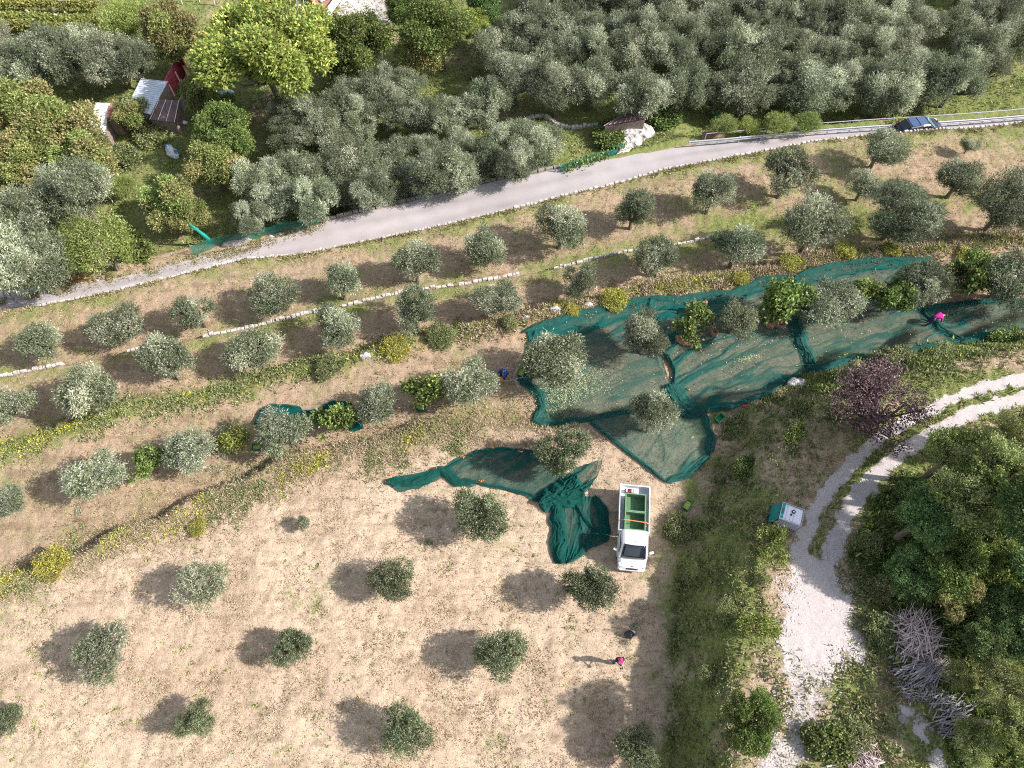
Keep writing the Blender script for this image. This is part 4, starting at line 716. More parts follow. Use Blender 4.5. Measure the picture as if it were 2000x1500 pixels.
# ------------------------------------------------------------------ people
M_SKIN = mat("skin", (.52, .31, .22), .6, .06); M_HAIR = mat("dark_hair", (.05, .03, .02), .7)
def cloth(n, c): return mat(n, c, .85, .15, 14)
def skinned(name, chains, m, parent, sub=2, root=0):
    """chains: list of [(pos, radius), ...]; coincident points are merged so the body is one surface"""
    vs, es, rs, key = [], [], [], {}
    for ch in chains:
        prev = None
        for p, r in ch:
            k = tuple(round(c, 4) for c in p)
            if k not in key: key[k] = len(vs); vs.append(p); rs.append(r)
            if prev is not None and prev != key[k]: es.append((prev, key[k]))
            prev = key[k]
    me = bpy.data.meshes.new(name); me.from_pydata(vs, es, []); me.materials.append(m); o = link(name, me, parent)
    sm = o.modifiers.new("skin", 'SKIN'); sm.use_smooth_shade = True
    for i, sv in enumerate(me.skin_vertices[0].data): sv.radius = (rs[i], rs[i]) if not isinstance(rs[i], tuple) else rs[i]; sv.use_root = (i == root)
    o.modifiers.new("sub", 'SUBSURF').levels = sub; o.modifiers["sub"].render_levels = sub
    return o
def person(label, foot, rz, J, shirt, legs, shoe, hat=None, hair=True, hatcol=None, sleeves='long', extra=None, scale=1.0):
    e = empty("person", foot, rz, scale); tag(e, label, "person")
    v = {k: Vector(p) for k, p in J.items()}; L = lambda a, b, t: tuple(v[a].lerp(v[b], t)); T = lambda k: tuple(v[k])
    neck = v['neck']; head = v['head']; up = (head - neck).normalized(); fwd = v['face'].normalized(); side = fwd.cross(up).normalized()
    ch = [[(T('pelvis'), .135), (T('chest'), .15), (T('neck'), .06), (tuple(neck.lerp(head, .45)), .058), (tuple(head - up * .01), .095), (tuple(head + up * .09), .07)]]
    for s in 'lr':
        w = v['hand' + s]; el = v['elbow' + s]; d = (w - el).normalized(); sd_ = d.cross(Vector((0, 0, 1)) if abs(d.z) < .9 else Vector((1, 0, 0))).normalized(); nn = d.cross(sd_)
        palm = w + d * .06
        ch.append([(T('chest'), .15), (T('sh' + s), .062), (T('elbow' + s), .042), (tuple(w), .028), (tuple(palm), (.034, .018))])
        for k, off in enumerate((-.03, -.01, .01, .03)):
            ln = (.062, .075, .07, .052)[k]; a = palm + sd_ * off + d * .03; c1 = a + d * ln * .6 - nn * .008; c2 = c1 + (d * .6 - nn * .8).normalized() * ln * .5
            ch.append([(tuple(palm), (.034, .018)), (tuple(a), .010), (tuple(c1), .009), (tuple(c2), .008)])
        th = w + d * .025 + sd_ * .035; ch.append([(tuple(palm), (.034, .018)), (tuple(th), .012), (tuple(th + (d + sd_ * .6).normalized() * .045), .010)])
        ch.append([(T('pelvis'), .135), (T('hip' + s), .088), (T('knee' + s), .058), (T('ank' + s), .038), (T('toe' + s), .034)])
    body = skinned("body", ch, M_SKIN, e)
    hd = MB()  # face: nose, eyes, ears, mouth
    q = head + fwd * .09; hd.loft([[tuple(q + side * .012 - up * .02), tuple(q - side * .012 - up * .02), tuple(q + up * .02)], [tuple(q + fwd * .022 + side * .008 - up * .022), tuple(q + fwd * .022 - side * .008 - up * .022), tuple(q + fwd * .004 + up * .015)]])
    hd.build("nose", M_SKIN, e)
    for sg in (1, -1):
        ea = MB(); ea.box(tuple(head + side * .092 * sg), (.02, .035, .055)); ea.build("ear", M_SKIN, e, bevel=.008)
        ey = MB(); ey.box(tuple(head + fwd * .082 + side * .032 * sg + up * .018), (.016, .016, .012)); ey.build("eye", M_HAIR, e, bevel=.004)
    mo = MB(); mo.box(tuple(head + fwd * .088 - up * .045), (.03, .03, .008)); mo.build("mouth", mat("lips", (.4, .15, .13), .5), e, bevel=.003)
    slv = .92 if sleeves == 'long' else .5
    sh = [[(L('pelvis', 'chest', -.12), .165), (L('pelvis', 'chest', .45), .168), (T('chest'), .182), (L('chest', 'neck', .75), .085)]]
    for s in 'lr':
        a = [(T('chest'), .182), (T('sh' + s), .088)]
        a += [(T('elbow' + s), .064), (L('elbow' + s, 'hand' + s, slv), .046)] if sleeves == 'long' else [(L('sh' + s, 'elbow' + s, .75), .06)]
        sh.append(a)
    skinned("jacket" if sleeves == 'long' else "shirt", sh, shirt, e)
    tr = [[(L('pelvis', 'chest', .12), .155), (T('pelvis'), .165)]]
    for s in 'lr': tr.append([(T('pelvis'), .165), (T('hip' + s), .112), (T('knee' + s), .08), (L('knee' + s, 'ank' + s, .93), .058)])
    skinned("trousers", tr, legs, e)
    for s in 'lr':
        a, t = v['ank' + s], v['toe' + s]; d = (t - a); skinned("shoe", [[(tuple(a - d * .25 + Vector((0, 0, .01))), .044), (tuple(a.lerp(t, .5)), .048), (tuple(t + d * .25), .038)]], shoe, e, 1)
    if hair or hat:
        bm = bmesh.new(); bmesh.ops.create_uvsphere(bm, u_segments=20, v_segments=12, radius=.112)
        for x in list(bm.verts):
            if x.co.z < (-.02 if not hat else .02) + max(0, x.co.y) * (.45 if not hat else .3): bm.verts.remove(x)
        if hat == 'cap':
            pass
        me = bpy.data.meshes.new("hair"); bm.to_mesh(me); bm.free(); me.materials.append(hatcol if hat else M_HAIR)
        o = link("cap" if hat else "hair", me, e); R = Matrix((side, fwd, up)).transposed().to_4x4(); HM = Matrix.Translation(head + up * .035) @ R; o.matrix_basis = HM
        mdf = o.modifiers.new("s", 'SOLIDIFY'); mdf.thickness = .012; mdf.offset = 1
        for p_ in me.polygons: p_.use_smooth = True
        if hat:
            b = MB(); rng_ = [[tuple(Vector((math.sin(a) * r0, math.cos(a) * r0 * (1 if r0 < .13 else 1.15), .035 - .012 * (r0 > .13))) ) for a in np.linspace(-1.0, 1.0, 9)] for r0 in (.105, .185)]
            b.add(rng_[0] + rng_[1], [(i, i + 1, i + 10, i + 9) for i in range(8)]); bo = b.build("visor", hatcol, e); bo.matrix_basis = HM; md = bo.modifiers.new("s", 'SOLIDIFY'); md.thickness = .01
            nb = skinned("hair", [[(tuple(head - fwd * .06 - up * .02), .06), (tuple(head - fwd * .05 - up * .07), .05)]], M_HAIR, e, 1)
    return e
STAND = dict(pelvis=(0,0,.95), chest=(0,.02,1.30), neck=(0,.03,1.47), head=(0,.06,1.62), face=(0,1,-.15), shl=(-.19,.02,1.40), shr=(.19,.02,1.40), elbowl=(-.25,.02,1.12), elbowr=(.25,.02,1.12), handl=(-.2,.22,1.02), handr=(.2,.22,1.02), hipl=(-.10,0,.90), hipr=(.10,0,.90), kneel=(-.11,.03,.48), kneer=(.11,.03,.48), ankl=(-.12,0,.08), ankr=(.12,0,.08), toel=(-.13,.17,.04), toer=(.13,.17,.04))
a = dict(STAND); a.update(handl=(-.07,.34,1.18), handr=(.08,.34,1.18), elbowl=(-.24,.12,1.14), elbowr=(.24,.12,1.14), kneel=(-.14,.18,.50), ankl=(-.20,.10,.08), toel=(-.24,.28,.04), ankr=(.14,-.12,.08), toer=(.17,.06,.04))
vA = g1(1204, 1293)
person("person in dark vest, jeans and pink cap holding a controller on the mown field", vA, rad(190), a, cloth("black_vest", (.03, .03, .045)), cloth("blue_denim", (.09, .17, .36)), cloth("dark_shoe", (.03, .03, .05)), hat='cap', hatcol=cloth("magenta_cap", (.50, .04, .16)), sleeves='short')
b_c = MB(); b_c.box((0, 0, 0), (.17, .11, .05)); b_c.box((0, .07, .06), (.15, .015, .10)); b_c.tube([(-.05, -.01, .02), (-.05, -.01, .05)], .01); b_c.tube([(.05, -.01, .02), (.05, -.01, .05)], .01)
o = b_c.build("remote_controller", mat("dark_plastic", (.04, .04, .05), .4), bevel=.008, seg=1); R_ = Matrix.Rotation(rad(190), 4, 'Z'); o.location = vA + R_ @ Vector((0, .44, 1.17)); o.rotation_euler = (0, 0, rad(190)); tag(o, "small black remote controller in the hands of the person with a pink cap", "controller")
b = dict(pelvis=(0,-.1,.42), chest=(0,.10,.72), neck=(0,.22,.88), head=(0,.33,.98), face=(0,.8,-.6), shl=(-.2,.14,.82), shr=(.2,.14,.82), elbowl=(-.28,.34,.60), elbowr=(.28,.36,.62), handl=(-.12,.58,.52), handr=(.14,.60,.55), hipl=(-.12,-.05,.40), hipr=(.12,-.05,.40), kneel=(-.2,.34,.52), kneer=(.22,.34,.52), ankl=(-.17,.20,.08), ankr=(.18,.22,.08), toel=(-.2,.38,.04), toer=(.22,.40,.04))
vB = g1(988, 735)
person("crouching person in bright blue jacket stripping a cut branch beside green crates", vB, rad(120), b, cloth("blue_jacket", (.02, .09, .50)), cloth("dark_trousers", (.035, .02, .03)), cloth("dark_boot", (.03, .02, .02)))
mb = MB(); rr = random.Random(4)
def limb(p, d, L, r, n):
    q = p + d * L; mb.tube([p, p.lerp(q, .5) + Vector((rr.uniform(-.06, .06), rr.uniform(-.06, .06), .03)), q], [r, r * .75, r * .45], 6)
    if n > 0:
        for _ in range(3 if n > 1 else 2): limb(p.lerp(q, rr.uniform(.5, 1)), (d + Vector((rr.uniform(-.9, .9), rr.uniform(-.9, .9), rr.uniform(-.1, .5)))).normalized(), L * rr.uniform(.45, .75), r * .55, n - 1)
limb(Vector((-.6, -.2, .2)), Vector((1, .15, .1)).normalized(), 1.0, .045, 3); limb(Vector((.1, 0, .3)), Vector((.3, .8, .3)).normalized(), .7, .03, 2); limb(Vector((.2, -.1, .2)), Vector((.3, -.9, .1)).normalized(), .6, .03, 2)
o = mb.build("cut_branch", mat("peeled_branch", (.42, .35, .36), .8, .2)); o.location = g1(1000, 742) ; tag(o, "bare pale branch lying in front of the crouching person in blue", "branch")
mb = MB(); mb.box((0, 0, .16), (.28, .18, .14)); mb.box((0, 0, .26), (.2, .14, .05)); mb.tube([(-.15, 0, .28), (-.1, 0, .42), (.1, 0, .42), (.15, 0, .28)], .02); ps = mb.build("chainsaw", mat("orange_body", (.80, .27, .03), .4), bevel=.03)
mb = MB(); mb.box((.38, 0, .14), (.4, .02, .09)); mb.build("saw_bar", mat("steel_bar", (.5, .5, .5), .3, metal=.8), ps, bevel=.005); ps.location = g1(979, 747) + Vector((0, 0, .25)); ps.rotation_euler = (0, 0, 2.6); tag(ps, "orange power tool by the crouching person's hands", "power tool")
c = dict(STAND); c.update(kneel=(-.12,.22,.50), ankl=(-.14,.42,.08), toel=(-.16,.60,.04), kneer=(.10,-.02,.50), ankr=(.10,-.36,.12), toer=(.10,-.22,.04), elbowl=(-.32,.18,1.30), handl=(-.35,.42,1.34), elbowr=(.24,-.08,1.14), handr=(.22,.10,1.0), chest=(0,.06,1.28), neck=(0,.1,1.45), head=(0,.15,1.60), face=(0,.9,-.4))
person("walking person in a pink top and black trousers with one arm stretched out", g1(1370, 614), rad(70), c, cloth("pink_top", (.60, .13, .17)), cloth("black_trousers", (.02, .02, .02)), cloth("black_shoe", (.02, .02, .02)))
d = dict(STAND); d.update(pelvis=(0,-.05,.86), chest=(0,.30,1.02), neck=(0,.48,1.05), head=(0,.62,1.04), face=(0,.6,-.8), shl=(-.19,.36,1.03), shr=(.19,.36,1.03), elbowl=(-.24,.46,.74), elbowr=(.24,.46,.74), handl=(-.12,.60,.48), handr=(.12,.60,.48), hipl=(-.1,-.05,.82), hipr=(.1,-.05,.82), kneel=(-.13,.02,.45), kneer=(.13,-.10,.45), ankl=(-.13,-.10,.08), ankr=(.14,-.34,.08), toel=(-.14,.08,.04), toer=(.15,-.17,.04))
person("bending person in a magenta hoodie gathering the net on the right", g1(1812, 634), rad(-85), d, cloth("magenta_hoodie", (.52, .02, .25)), cloth("navy_trousers", (.05, .05, .12)), cloth("navy_shoe", (.05, .05, .08)), scale=1.08)
# brown canvas pieces
M_CANV = mat("brown_canvas", (.42, .22, .15), .8, .2, 5, .02)
def canvas(label, px, py, w, l, h, rz, seed, name="canvas_sack"):
    r = random.Random(seed); n = 20; m_ = 7; mb = MB(); vs = []
    for j in range(m_):
        t = j / (m_ - 1)
        for i in range(n):
            a = 2 * math.pi * i / n; k = 1 + .08 * math.sin(3 * a + seed) + .05 * math.sin(7 * a); rad_ = (1 - .18 * t) * k
            vs.append((math.cos(a) * w * .5 * rad_ + .03 * math.sin(9 * t), math.sin(a) * l * .5 * rad_, h * t * (1 + .25 * math.sin(2 * a + seed))))
    for j in range(3):
        t = (j + 1) / 3
        for i in range(n):
            a = 2 * math.pi * i / n; vs.append((math.cos(a) * w * .5 * .8 * (1 - t * .55), math.sin(a) * l * .5 * .8 * (1 - t * .55), h * (1 - .75 * t) + .02 * math.sin(5 * a)))
    R_ = m_ + 3; fs = [(j * n + i, j * n + (i + 1) % n, (j + 1) * n + (i + 1) % n, (j + 1) * n + i) for j in range(R_ - 1) for i in range(n)]; fs.append(tuple((R_ - 1) * n + k for k in range(n)))
    mb.add(vs, fs); o = mb.build(name, M_CANV, smooth=True); o.location = g1(px, py) + Vector((0, 0, .12)); o.rotation_euler = (0, 0, rz); return tag(o, label, "sack")
canvas("large brown canvas piece sticking out under the lime fruit tree", 1336, 668, 1.5, .7, .35, -.35, 1)
canvas("upright brown canvas sack, left of the two beside the dark fruit tree", 1502, 633, .75, .95, .5, .2, 2)
canvas("brown canvas sack partly under the dark fruit tree, right of its pair", 1522, 637, .85, .6, .35, -.2, 3)
canvas("narrow orange-brown sack standing right of the lime fruit tree", 1393, 653, .4, .75, .5, .3, 4)
# crates
M_CRATE = mat("green_plastic", (.02, .20, .08), .45, .15); M_CRATE2 = mat("dark_green_plastic", (.01, .13, .07), .5, .15); M_OLV = mat("green_olives", (.30, .36, .06), .5, .4, 30, .03)
def crate(label, px, py, rz, m, full=False, sz=(.60, .40, .30), name="crate", loc=None, tilt=None, cat="crate", group="green harvest crates"):
    e = empty(name, loc if loc is not None else g1(px, py) + Vector((0, 0, .06)), rz); tag(e, label, cat, group)
    if tilt: e.rotation_euler = (tilt[0], tilt[1], rz)
    w, l, h = sz; t = .025; mb = MB()
    mb.box((0, 0, .02), (w - .04, l - .04, .03))
    mb.build("base", m, e)
    for s in (-1, 1):
        for ax in (0, 1):
            sb = MB(); L = w if ax == 0 else l - 2 * t - .004; nsl = 4
            for k in range(nsl):
                z = .04 + (h - .06) * (k + .5) / nsl; c = (0, s * (l / 2 - t / 2), z) if ax == 0 else (s * (w / 2 - t / 2), 0, z)
                sb.box(c, (L, t, (h - .06) / nsl * .72) if ax == 0 else (t, L, (h - .06) / nsl * .72))
            for q in (-.48, -.25, 0, .25, .48):
                c = (q * L, s * (l / 2 - t / 2), h / 2) if ax == 0 else (s * (w / 2 - t / 2), q * L, h / 2); sb.box(c, (.03, t * .9, h - .012) if ax == 0 else (t * .9, .03, h - .012))
            sb.build("side", m, e)
    rm = MB()
    for s in (-1, 1): rm.box((0, s * (l / 2 + .004), h), (w + .05, .04, .03)); rm.box((s * (w / 2 + .004), 0, h), (.04, l - .033, .03))
    rm.build("rim", m, e)
    if full:
        f = MB(); n = 8; rr2 = random.Random(int(px)); vs = [((i / n - .5) * (w - .07), (j / n - .5) * (l - .07), h * .72 + rr2.uniform(0, .05)) for j in range(n + 1) for i in range(n + 1)]
        f.add(vs, [(j * (n + 1) + i, j * (n + 1) + i + 1, (j + 1) * (n + 1) + i + 1, (j + 1) * (n + 1) + i) for j in range(n) for i in range(n)]); f.build("olives", M_OLV, e, smooth=True)
    return e
crate("bright green empty crate beside the right end of the triangular net", 1404, 820, .75, M_CRATE)
crate("green crate full of olives standing right of the white truck", 1341, 990, .9, M_CRATE2, True)
crate("green crate of olives, the nearer one beside the crouching person", 1018, 731, 1.2, M_CRATE2, True)
crate("empty dark green crate tipped beside the crouching person", 1024, 714, .9, M_CRATE2, tilt=(.5, 0))
crate("green crate of olives below the dense green fruit tree", 822, 799, -.4, M_CRATE2, True)
crate("green crate of olives between the yellow tree and a silver olive", 505, 876, .1, M_CRATE2, True)
for px, py, lab, cc in [(1452,795,"small red tool on the ground by the middle net's edge",(.6,.03,.04)), (1389,862,"little red object lying on the triangular net's right hem",(.6,.02,.04))]:
    mb = MB(); mb.box((0, 0, .06), (.22, .12, .1)); mb.tube([(.1, 0, .06), (.25, .05, .05)], .03); o = mb.build("hand_tool", mat("red_plastic", cc, .4), bevel=.02); o.location = g1(px, py) + Vector((0, 0, .1)); tag(o, lab, "tool")
mb = MB(); p0, p1 = g1(1448, 798), g1(1402, 830); mb.tube([p0 + Vector((0, 0, .1)), p1 + Vector((0, 0, .12))], .018, 6); tag(mb.build("picking_pole", M_TWIG), "thin pole lying between the red tool and the bright green crate", "pole")
# black bag + sapling
def lump(name, label, cat, loc, size, m, seed, knot=False):
    bm = bmesh.new(); bmesh.ops.create_icosphere(bm, subdivisions=4, radius=1)
    for v in bm.verts:
        p = v.co.copy(); n = float(vn(np.array(p.x * 3 + seed), np.array(p.y * 3 + p.z * 2), seed)) - .5; v.co = p * (1 + .35 * n); v.co = Vector((v.co.x * size[0], v.co.y * size[1], max(v.co.z, -.35) * size[2]))
        if knot and p.z > .85: v.co.z += .12
    me = bpy.data.meshes.new(name); bm.to_mesh(me); bm.free(); me.materials.append(m); 
    for p_ in me.polygons: p_.use_smooth = True
    o = link(name, me); o.location = loc; return tag(o, label, cat)
lump("refuse_bag", "small black plastic bag beside a grey sprig on the mown field", "bag", g1(1229, 1240) + Vector((0, 0, .12)), (.26, .22, .3), mat("black_plastic", (.015, .015, .03), .25, spec=.6), 4, True)
lump("white_cloth", "scrap of white cloth beside the black bag", "cloth", g1(1236, 1234) + Vector((0, 0, .03)), (.14, .10, .06), mat("white_fabric", (.75, .7, .7), .8), 6)
lump("sack", "white and blue plastic sack in the clearing left of the pale green tree", "sack", g1(337, 300) + Vector((0, 0, .2)), (.45, 1.0, .5), mat("white_plastic_sheet", (.72, .74, .76), .4, col2=(.05, .28, .62), scale=1.3, thr=(.55, .6)), 9).rotation_euler = (0, 0, .7)
lump("clothing", "crumpled pink and white garment by the seam of the two big nets", "clothing", g1(1332, 806) + Vector((0, 0, .15)), (.22, .2, .12), mat("pink_fabric", (.55, .35, .36), .8, .4, 12), 12)
# ------------------------------------------------------------------ white drop-side truck
M_WHITE = mat("white_paint", (.80, .81, .83), .25, .02, 2, spec=.5); M_GLASS = mat("dark_glass", (.012, .018, .03), .06, .2, 3, spec=.9); M_BLACK = mat("black_rubber", (.02, .02, .02), .7)
M_BED = mat("grey_bed_floor", (.60, .62, .68), .5, .08, 4); M_ALU = mat("aluminium", (.62, .65, .72), .35, .06, 6, metal=.4); M_LAMP = mat("lamp_lens", (.6, .6, .58), .1, spec=.8); M_RED = mat("red_lens", (.45, .02, .02), .3)
r0, r1_ = g1(1239, 952, .9), g1(1234.5, 1112, .9)
tc0 = g1(1237, 1040); head_ = Vector((r1_.x - r0.x, r1_.y - r0.y, 0)); TL = head_.length; hd_a = math.atan2(head_.y, head_.x)
truck = empty("truck", (0, 0, 0), hd_a); mid_ = (r0 + r1_) / 2; truck.location = (mid_.x, mid_.y, float(hgt(mid_.x, mid_.y)) + .02)
tag(truck, "white drop-side pickup truck with green bins in its bed, parked on the field", "truck")
W_ = 1.80; hl = TL / 2      # +x = front
def prof(x, w, z0, z1, ch=.12, crown_=.03, n=6):
    p = [(-w / 2, z0), (-w / 2, z1 - ch * 1.2), (-w / 2 + ch * .35, z1 - ch * .4), (-w / 2 + ch, z1), (0, z1 + crown_), (w / 2 - ch, z1), (w / 2 - ch * .35, z1 - ch * .4), (w / 2, z1 - ch * 1.2), (w / 2, z0)]
    return [(x, a, b) for a, b in p]
mb = MB()  # cab lower body and bonnet
mb.loft([prof(.02 + .42, W_ - .12, .42, 1.12, .06), prof(1.0, W_ - .10, .42, 1.12, .06), prof(1.55, W_ - .10, .42, 1.10, .08), prof(hl - .62, W_ - .14, .42, 1.00, .14), prof(hl - .25, W_ - .24, .42, .88, .18, .05), prof(hl - .08, W_ - .42, .44, .76, .16, .05)])
mb.build("body", M_WHITE, truck, smooth=False)
mb = MB()  # cab upper (greenhouse) as white shell
mb.loft([prof(.44, W_ - .26, 1.115, 1.74, .14), prof(.52, W_ - .26, 1.115, 1.84, .16), prof(1.15, W_ - .28, 1.115, 1.87, .16), prof(1.30, W_ - .30, 1.115, 1.83, .16), prof(1.92, W_ - .18, 1.112, 1.125, .01, .0)])
mb.build("cab_roof", M_WHITE, truck)
def rquad(name, pts, m, parent, th=.012): b_ = MB(); b_.quad(*pts, th=th); return b_.build(name, m, parent)
# windscreen: a curved sheet laid 2 cm proud of the raked front of the cab
mb = MB(); vs = []
for j, t in enumerate(np.linspace(0, 1, 6)):
    for i, s_ in enumerate(np.linspace(-1, 1, 11)):
        w = .62 + .10 * t; x = 1.33 + .60 * t - .06 * s_ ** 2 * (1 - .2 * t) + .04; z = 1.83 - .69 * t + .03 * (1 - s_ ** 2); vs.append((x, w * s_, z + .022))
mb.add(vs, [(j * 11 + i, j * 11 + i + 1, (j + 1) * 11 + i + 1, (j + 1) * 11 + i) for j in range(5) for i in range(10)]); ws = mb.build("windscreen", M_GLASS, truck, smooth=True)
md = ws.modifiers.new("s", 'SOLIDIFY'); md.thickness = .012
mb = MB(); mb.tube([(1.93, -.35, 1.155), (1.72, -.05, 1.41)], .012, 5); mb.tube([(1.93, .25, 1.155), (1.74, .52, 1.38)], .012, 5); mb.build("wiper", M_BLACK, truck)
for s_ in (-1, 1):
    y = s_ * (W_ / 2 - .125)
    mb = MB(); mb.add([(.62, y, 1.16), (1.62, y * 1.02, 1.16), (1.22, y * .95, 1.70), (.66, y * .93, 1.70), (.62, y + s_ * .012, 1.16), (1.62, y * 1.02 + s_ * .012, 1.16), (1.22, y * .95 + s_ * .012, 1.70), (.66, y * .93 + s_ * .012, 1.70)], [(0,1,2,3),(7,6,5,4),(0,4,5,1),(1,5,6,2),(2,6,7,3),(3,7,4,0)]); mb.build("side_window", M_GLASS, truck)
    dr = MB(); dr.box((1.05, s_ * (W_ / 2 - .047), .80), (1.15, .012, .58)); dd = dr.build("door", M_WHITE, truck, bevel=.01)
    h_ = MB(); h_.box((.62, s_ * (W_ / 2 - .03), .98), (.14, .025, .03)); h_.build("handle", M_BLACK, dd, bevel=.006)
    mi = MB(); mi.box((1.52, s_ * (W_ / 2 + .14), 1.20), (.12, .22, .16), s_ * .35); mi.tube([(1.52, s_ * (W_ / 2 - .04), 1.12), (1.52, s_ * (W_ / 2 + .08), 1.16)], .02); mi.build("mirror", M_WHITE, truck, bevel=.03)
    la = MB(); la.box((hl - .26, s_ * (W_ / 2 - .25), .80), (.24, .26, .10), -s_ * .5, Matrix.Rotation(.25, 4, 'Y')); la.build("headlight", M_LAMP, truck, bevel=.03)
    tl = MB(); tl.box((-hl + .02, s_ * (W_ / 2 - .22), .55), (.05, .3, .10)); tl.build("tail_light", M_RED, truck, bevel=.01)
    for x in (hl - .95, -hl + 1.25):
        wh = MB(); wh.tube([(x, s_ * (W_ / 2 - .25), .33), (x, s_ * (W_ / 2 - .05), .33)], .33, 24); w_ = wh.build("wheel", M_BLACK, truck, bevel=.02)
        hb = MB(); hb.tube([(x, s_ * (W_ / 2 - .055), .33), (x, s_ * (W_ / 2 - .035), .33)], .19, 16); hb.build("rim", M_ALU, w_)
mb = MB(); mb.box((hl - .05, 0, .50), (.14, W_ - .36, .22)); mb.box((hl - .16, 0, .50), (.22, W_ - .22, .20)); mb.build("bumper", M_WHITE, truck, bevel=.05)
mb = MB(); mb.box((hl - .035, 0, .70), (.05, .7, .12)); mb.build("grille", M_BLACK, truck, bevel=.02)
mb = MB(); mb.box((hl - .16, 0, .892), (.05, .10, .012)); mb.build("emblem", mat("grey_metal", (.25, .25, .27), .3, metal=.7), truck)
mb = MB(); mb.tube([(1.18, 0, 1.88), (1.12, 0, 1.93)], .014); mb.build("aerial", M_BLACK, truck)
mb = MB(); mb.box(((-hl + .40) / 2, 0, .55), (hl + .3, .8, .14)); mb.build("chassis", M_BLACK, truck)
BX0, BX1 = -hl, .40
mb = MB(); mb.box(((BX0 + BX1) / 2, 0, .80), (BX1 - BX0, W_, .06)); mb.build("bed_floor", M_BED, truck)
for s_ in (-1, 1):
    mb = MB(); mb.box(((BX0 + BX1) / 2, s_ * (W_ / 2 - .022), 1.03), (BX1 - BX0 - .01, .04, .40)); mb.box(((BX0 + BX1) / 2, s_ * (W_ / 2 - .022), 1.245), (BX1 - BX0, .06, .03))
    for x in np.linspace(BX0 + .25, BX1 - .25, 5): mb.box((x, s_ * (W_ / 2 + .006), 1.02), (.05, .02, .36))
    sdw = mb.build("drop_side", M_WHITE, truck)
mb = MB(); mb.box((BX0 + .022, 0, 1.03), (.04, W_ - .10, .40)); mb.box((BX0 + .022, 0, 1.245), (.06, W_ - .075, .03)); mb.build("tailgate", M_WHITE, truck)
mb = MB(); mb.box((BX1 - .022, 0, 1.10), (.04, W_ - .10, .54)); mb.build("headboard", M_WHITE, truck)
TM = Matrix.Translation(truck.location) @ Matrix.Rotation(hd_a, 4, 'Z')
M_BIN = mat("bin_green", (.15, .26, .15), .5, .15, 6)
def bin_(label, cx, L):
    e = empty("pallet_bin", TM @ Vector((cx, .02, .835)), hd_a); tag(e, label, "bin", "big green bins in the truck bed"); w = 1.20; h = .62; t = .035
    mb = MB(); mb.box((0, 0, .03), (L - .01, w - .01, .04)); mb.build("base", M_BIN, e)
    for s_ in (-1, 1):
        for ax in (0, 1):
            mb = MB(); ln = L if ax else w - 2 * t - .004
            for k in range(7):
                z = .05 + (h - .1) * (k + .5) / 7; hh = (h - .1) / 7 * .74
                mb.box((0, s_ * (w / 2 - t / 2), z) if ax else (s_ * (L / 2 - t / 2), 0, z), (ln, t, hh) if ax else (t, ln, hh))
            for q in np.linspace(-.49, .49, 8): mb.box((q * ln, s_ * (w / 2 - t / 2), h / 2) if ax else (s_ * (L / 2 - t / 2), q * ln, h / 2), (.04, t * .9, h - .02) if ax else (t * .9, .04, h - .02))
            mb.box((0, s_ * (w / 2 - t / 2), h) if ax else (s_ * (L / 2 - t / 2), 0, h), (ln + .01, t + .03, .04) if ax else (t + .03, ln - .05, .04)); mb.build("side", M_BIN, e)
    fl = MB()
    for i in range(8):
        for j in range(8):
            if (i + j) % 1 == 0: fl.box(((i - 3.5) * L * .115, (j - 3.5) * w * .115, .056), (L * .075, w * .085, .012))
    fl.build("floor_grid", mat("bin_green_dark", (.08, .20, .09), .6), e)
bl = (BX1 - .05 - (BX0 + .62)) / 2 - .01
bin_("green slatted bin in the truck bed, the one against the cab", BX1 - .06 - bl / 2, bl); bin_("green slatted bin in the truck bed, the one nearer the tailgate", BX1 - .08 - bl * 1.5, bl)
for x, lab, z in ((BX1 - .62, "orange strap across the bin next to the truck cab", 1.50), (BX0 + .78, "orange strap ends beside the rear bin of the truck", 1.28)):
    mb = MB(); yy = W_ / 2 + .03
    pts = [(x + .02, -yy, 1.0), (x + .02, -yy, 1.275), (x, -.64, z), (x + .03, 0, z), (x + .06, .66, z), (x + .1, yy, 1.275), (x + .16, yy, 1.05), (x + .22, .62, 1.20)] if z > 1.4 else [(x, .62, 1.1), (x - .02, yy, 1.275), (x + .05, yy, 1.05), (x + .25, .68, 1.05)]
    for a_, b_ in zip(pts[:-1], pts[1:]):
        a_, b_ = Vector(a_), Vector(b_); mb.quad(a_ - Vector((.025, 0, 0)), b_ - Vector((.025, 0, 0)), b_ + Vector((.025, 0, 0)), a_ + Vector((.025, 0, 0)), th=.008)
    o = mb.build("lashing_strap", M_ORANGE); o.matrix_world = TM; tag(o, lab, "strap")
o = empty("generator", TM @ Vector((BX0 + .32, -.32, .83)), hd_a); tag(o, "small black and white machine with red top behind the bins in the truck bed", "machine")
mb = MB(); mb.box((0, 0, .14), (.26, .52, .22)); mb.build("housing", mat("machine_black", (.02, .02, .03), .4), o, bevel=.03)
mb = MB(); mb.box((0, -.17, .26), (.2, .09, .03)); mb.box((0, .17, .26), (.2, .09, .03)); mb.build("panel", M_WHITE, o, bevel=.01)
mb = MB(); mb.box((.04, 0, .265), (.1, .16, .04)); mb.tube([(-.05, -.06, .27), (-.05, .06, .27)], .02); mb.build("cap", M_RED, o, bevel=.01)
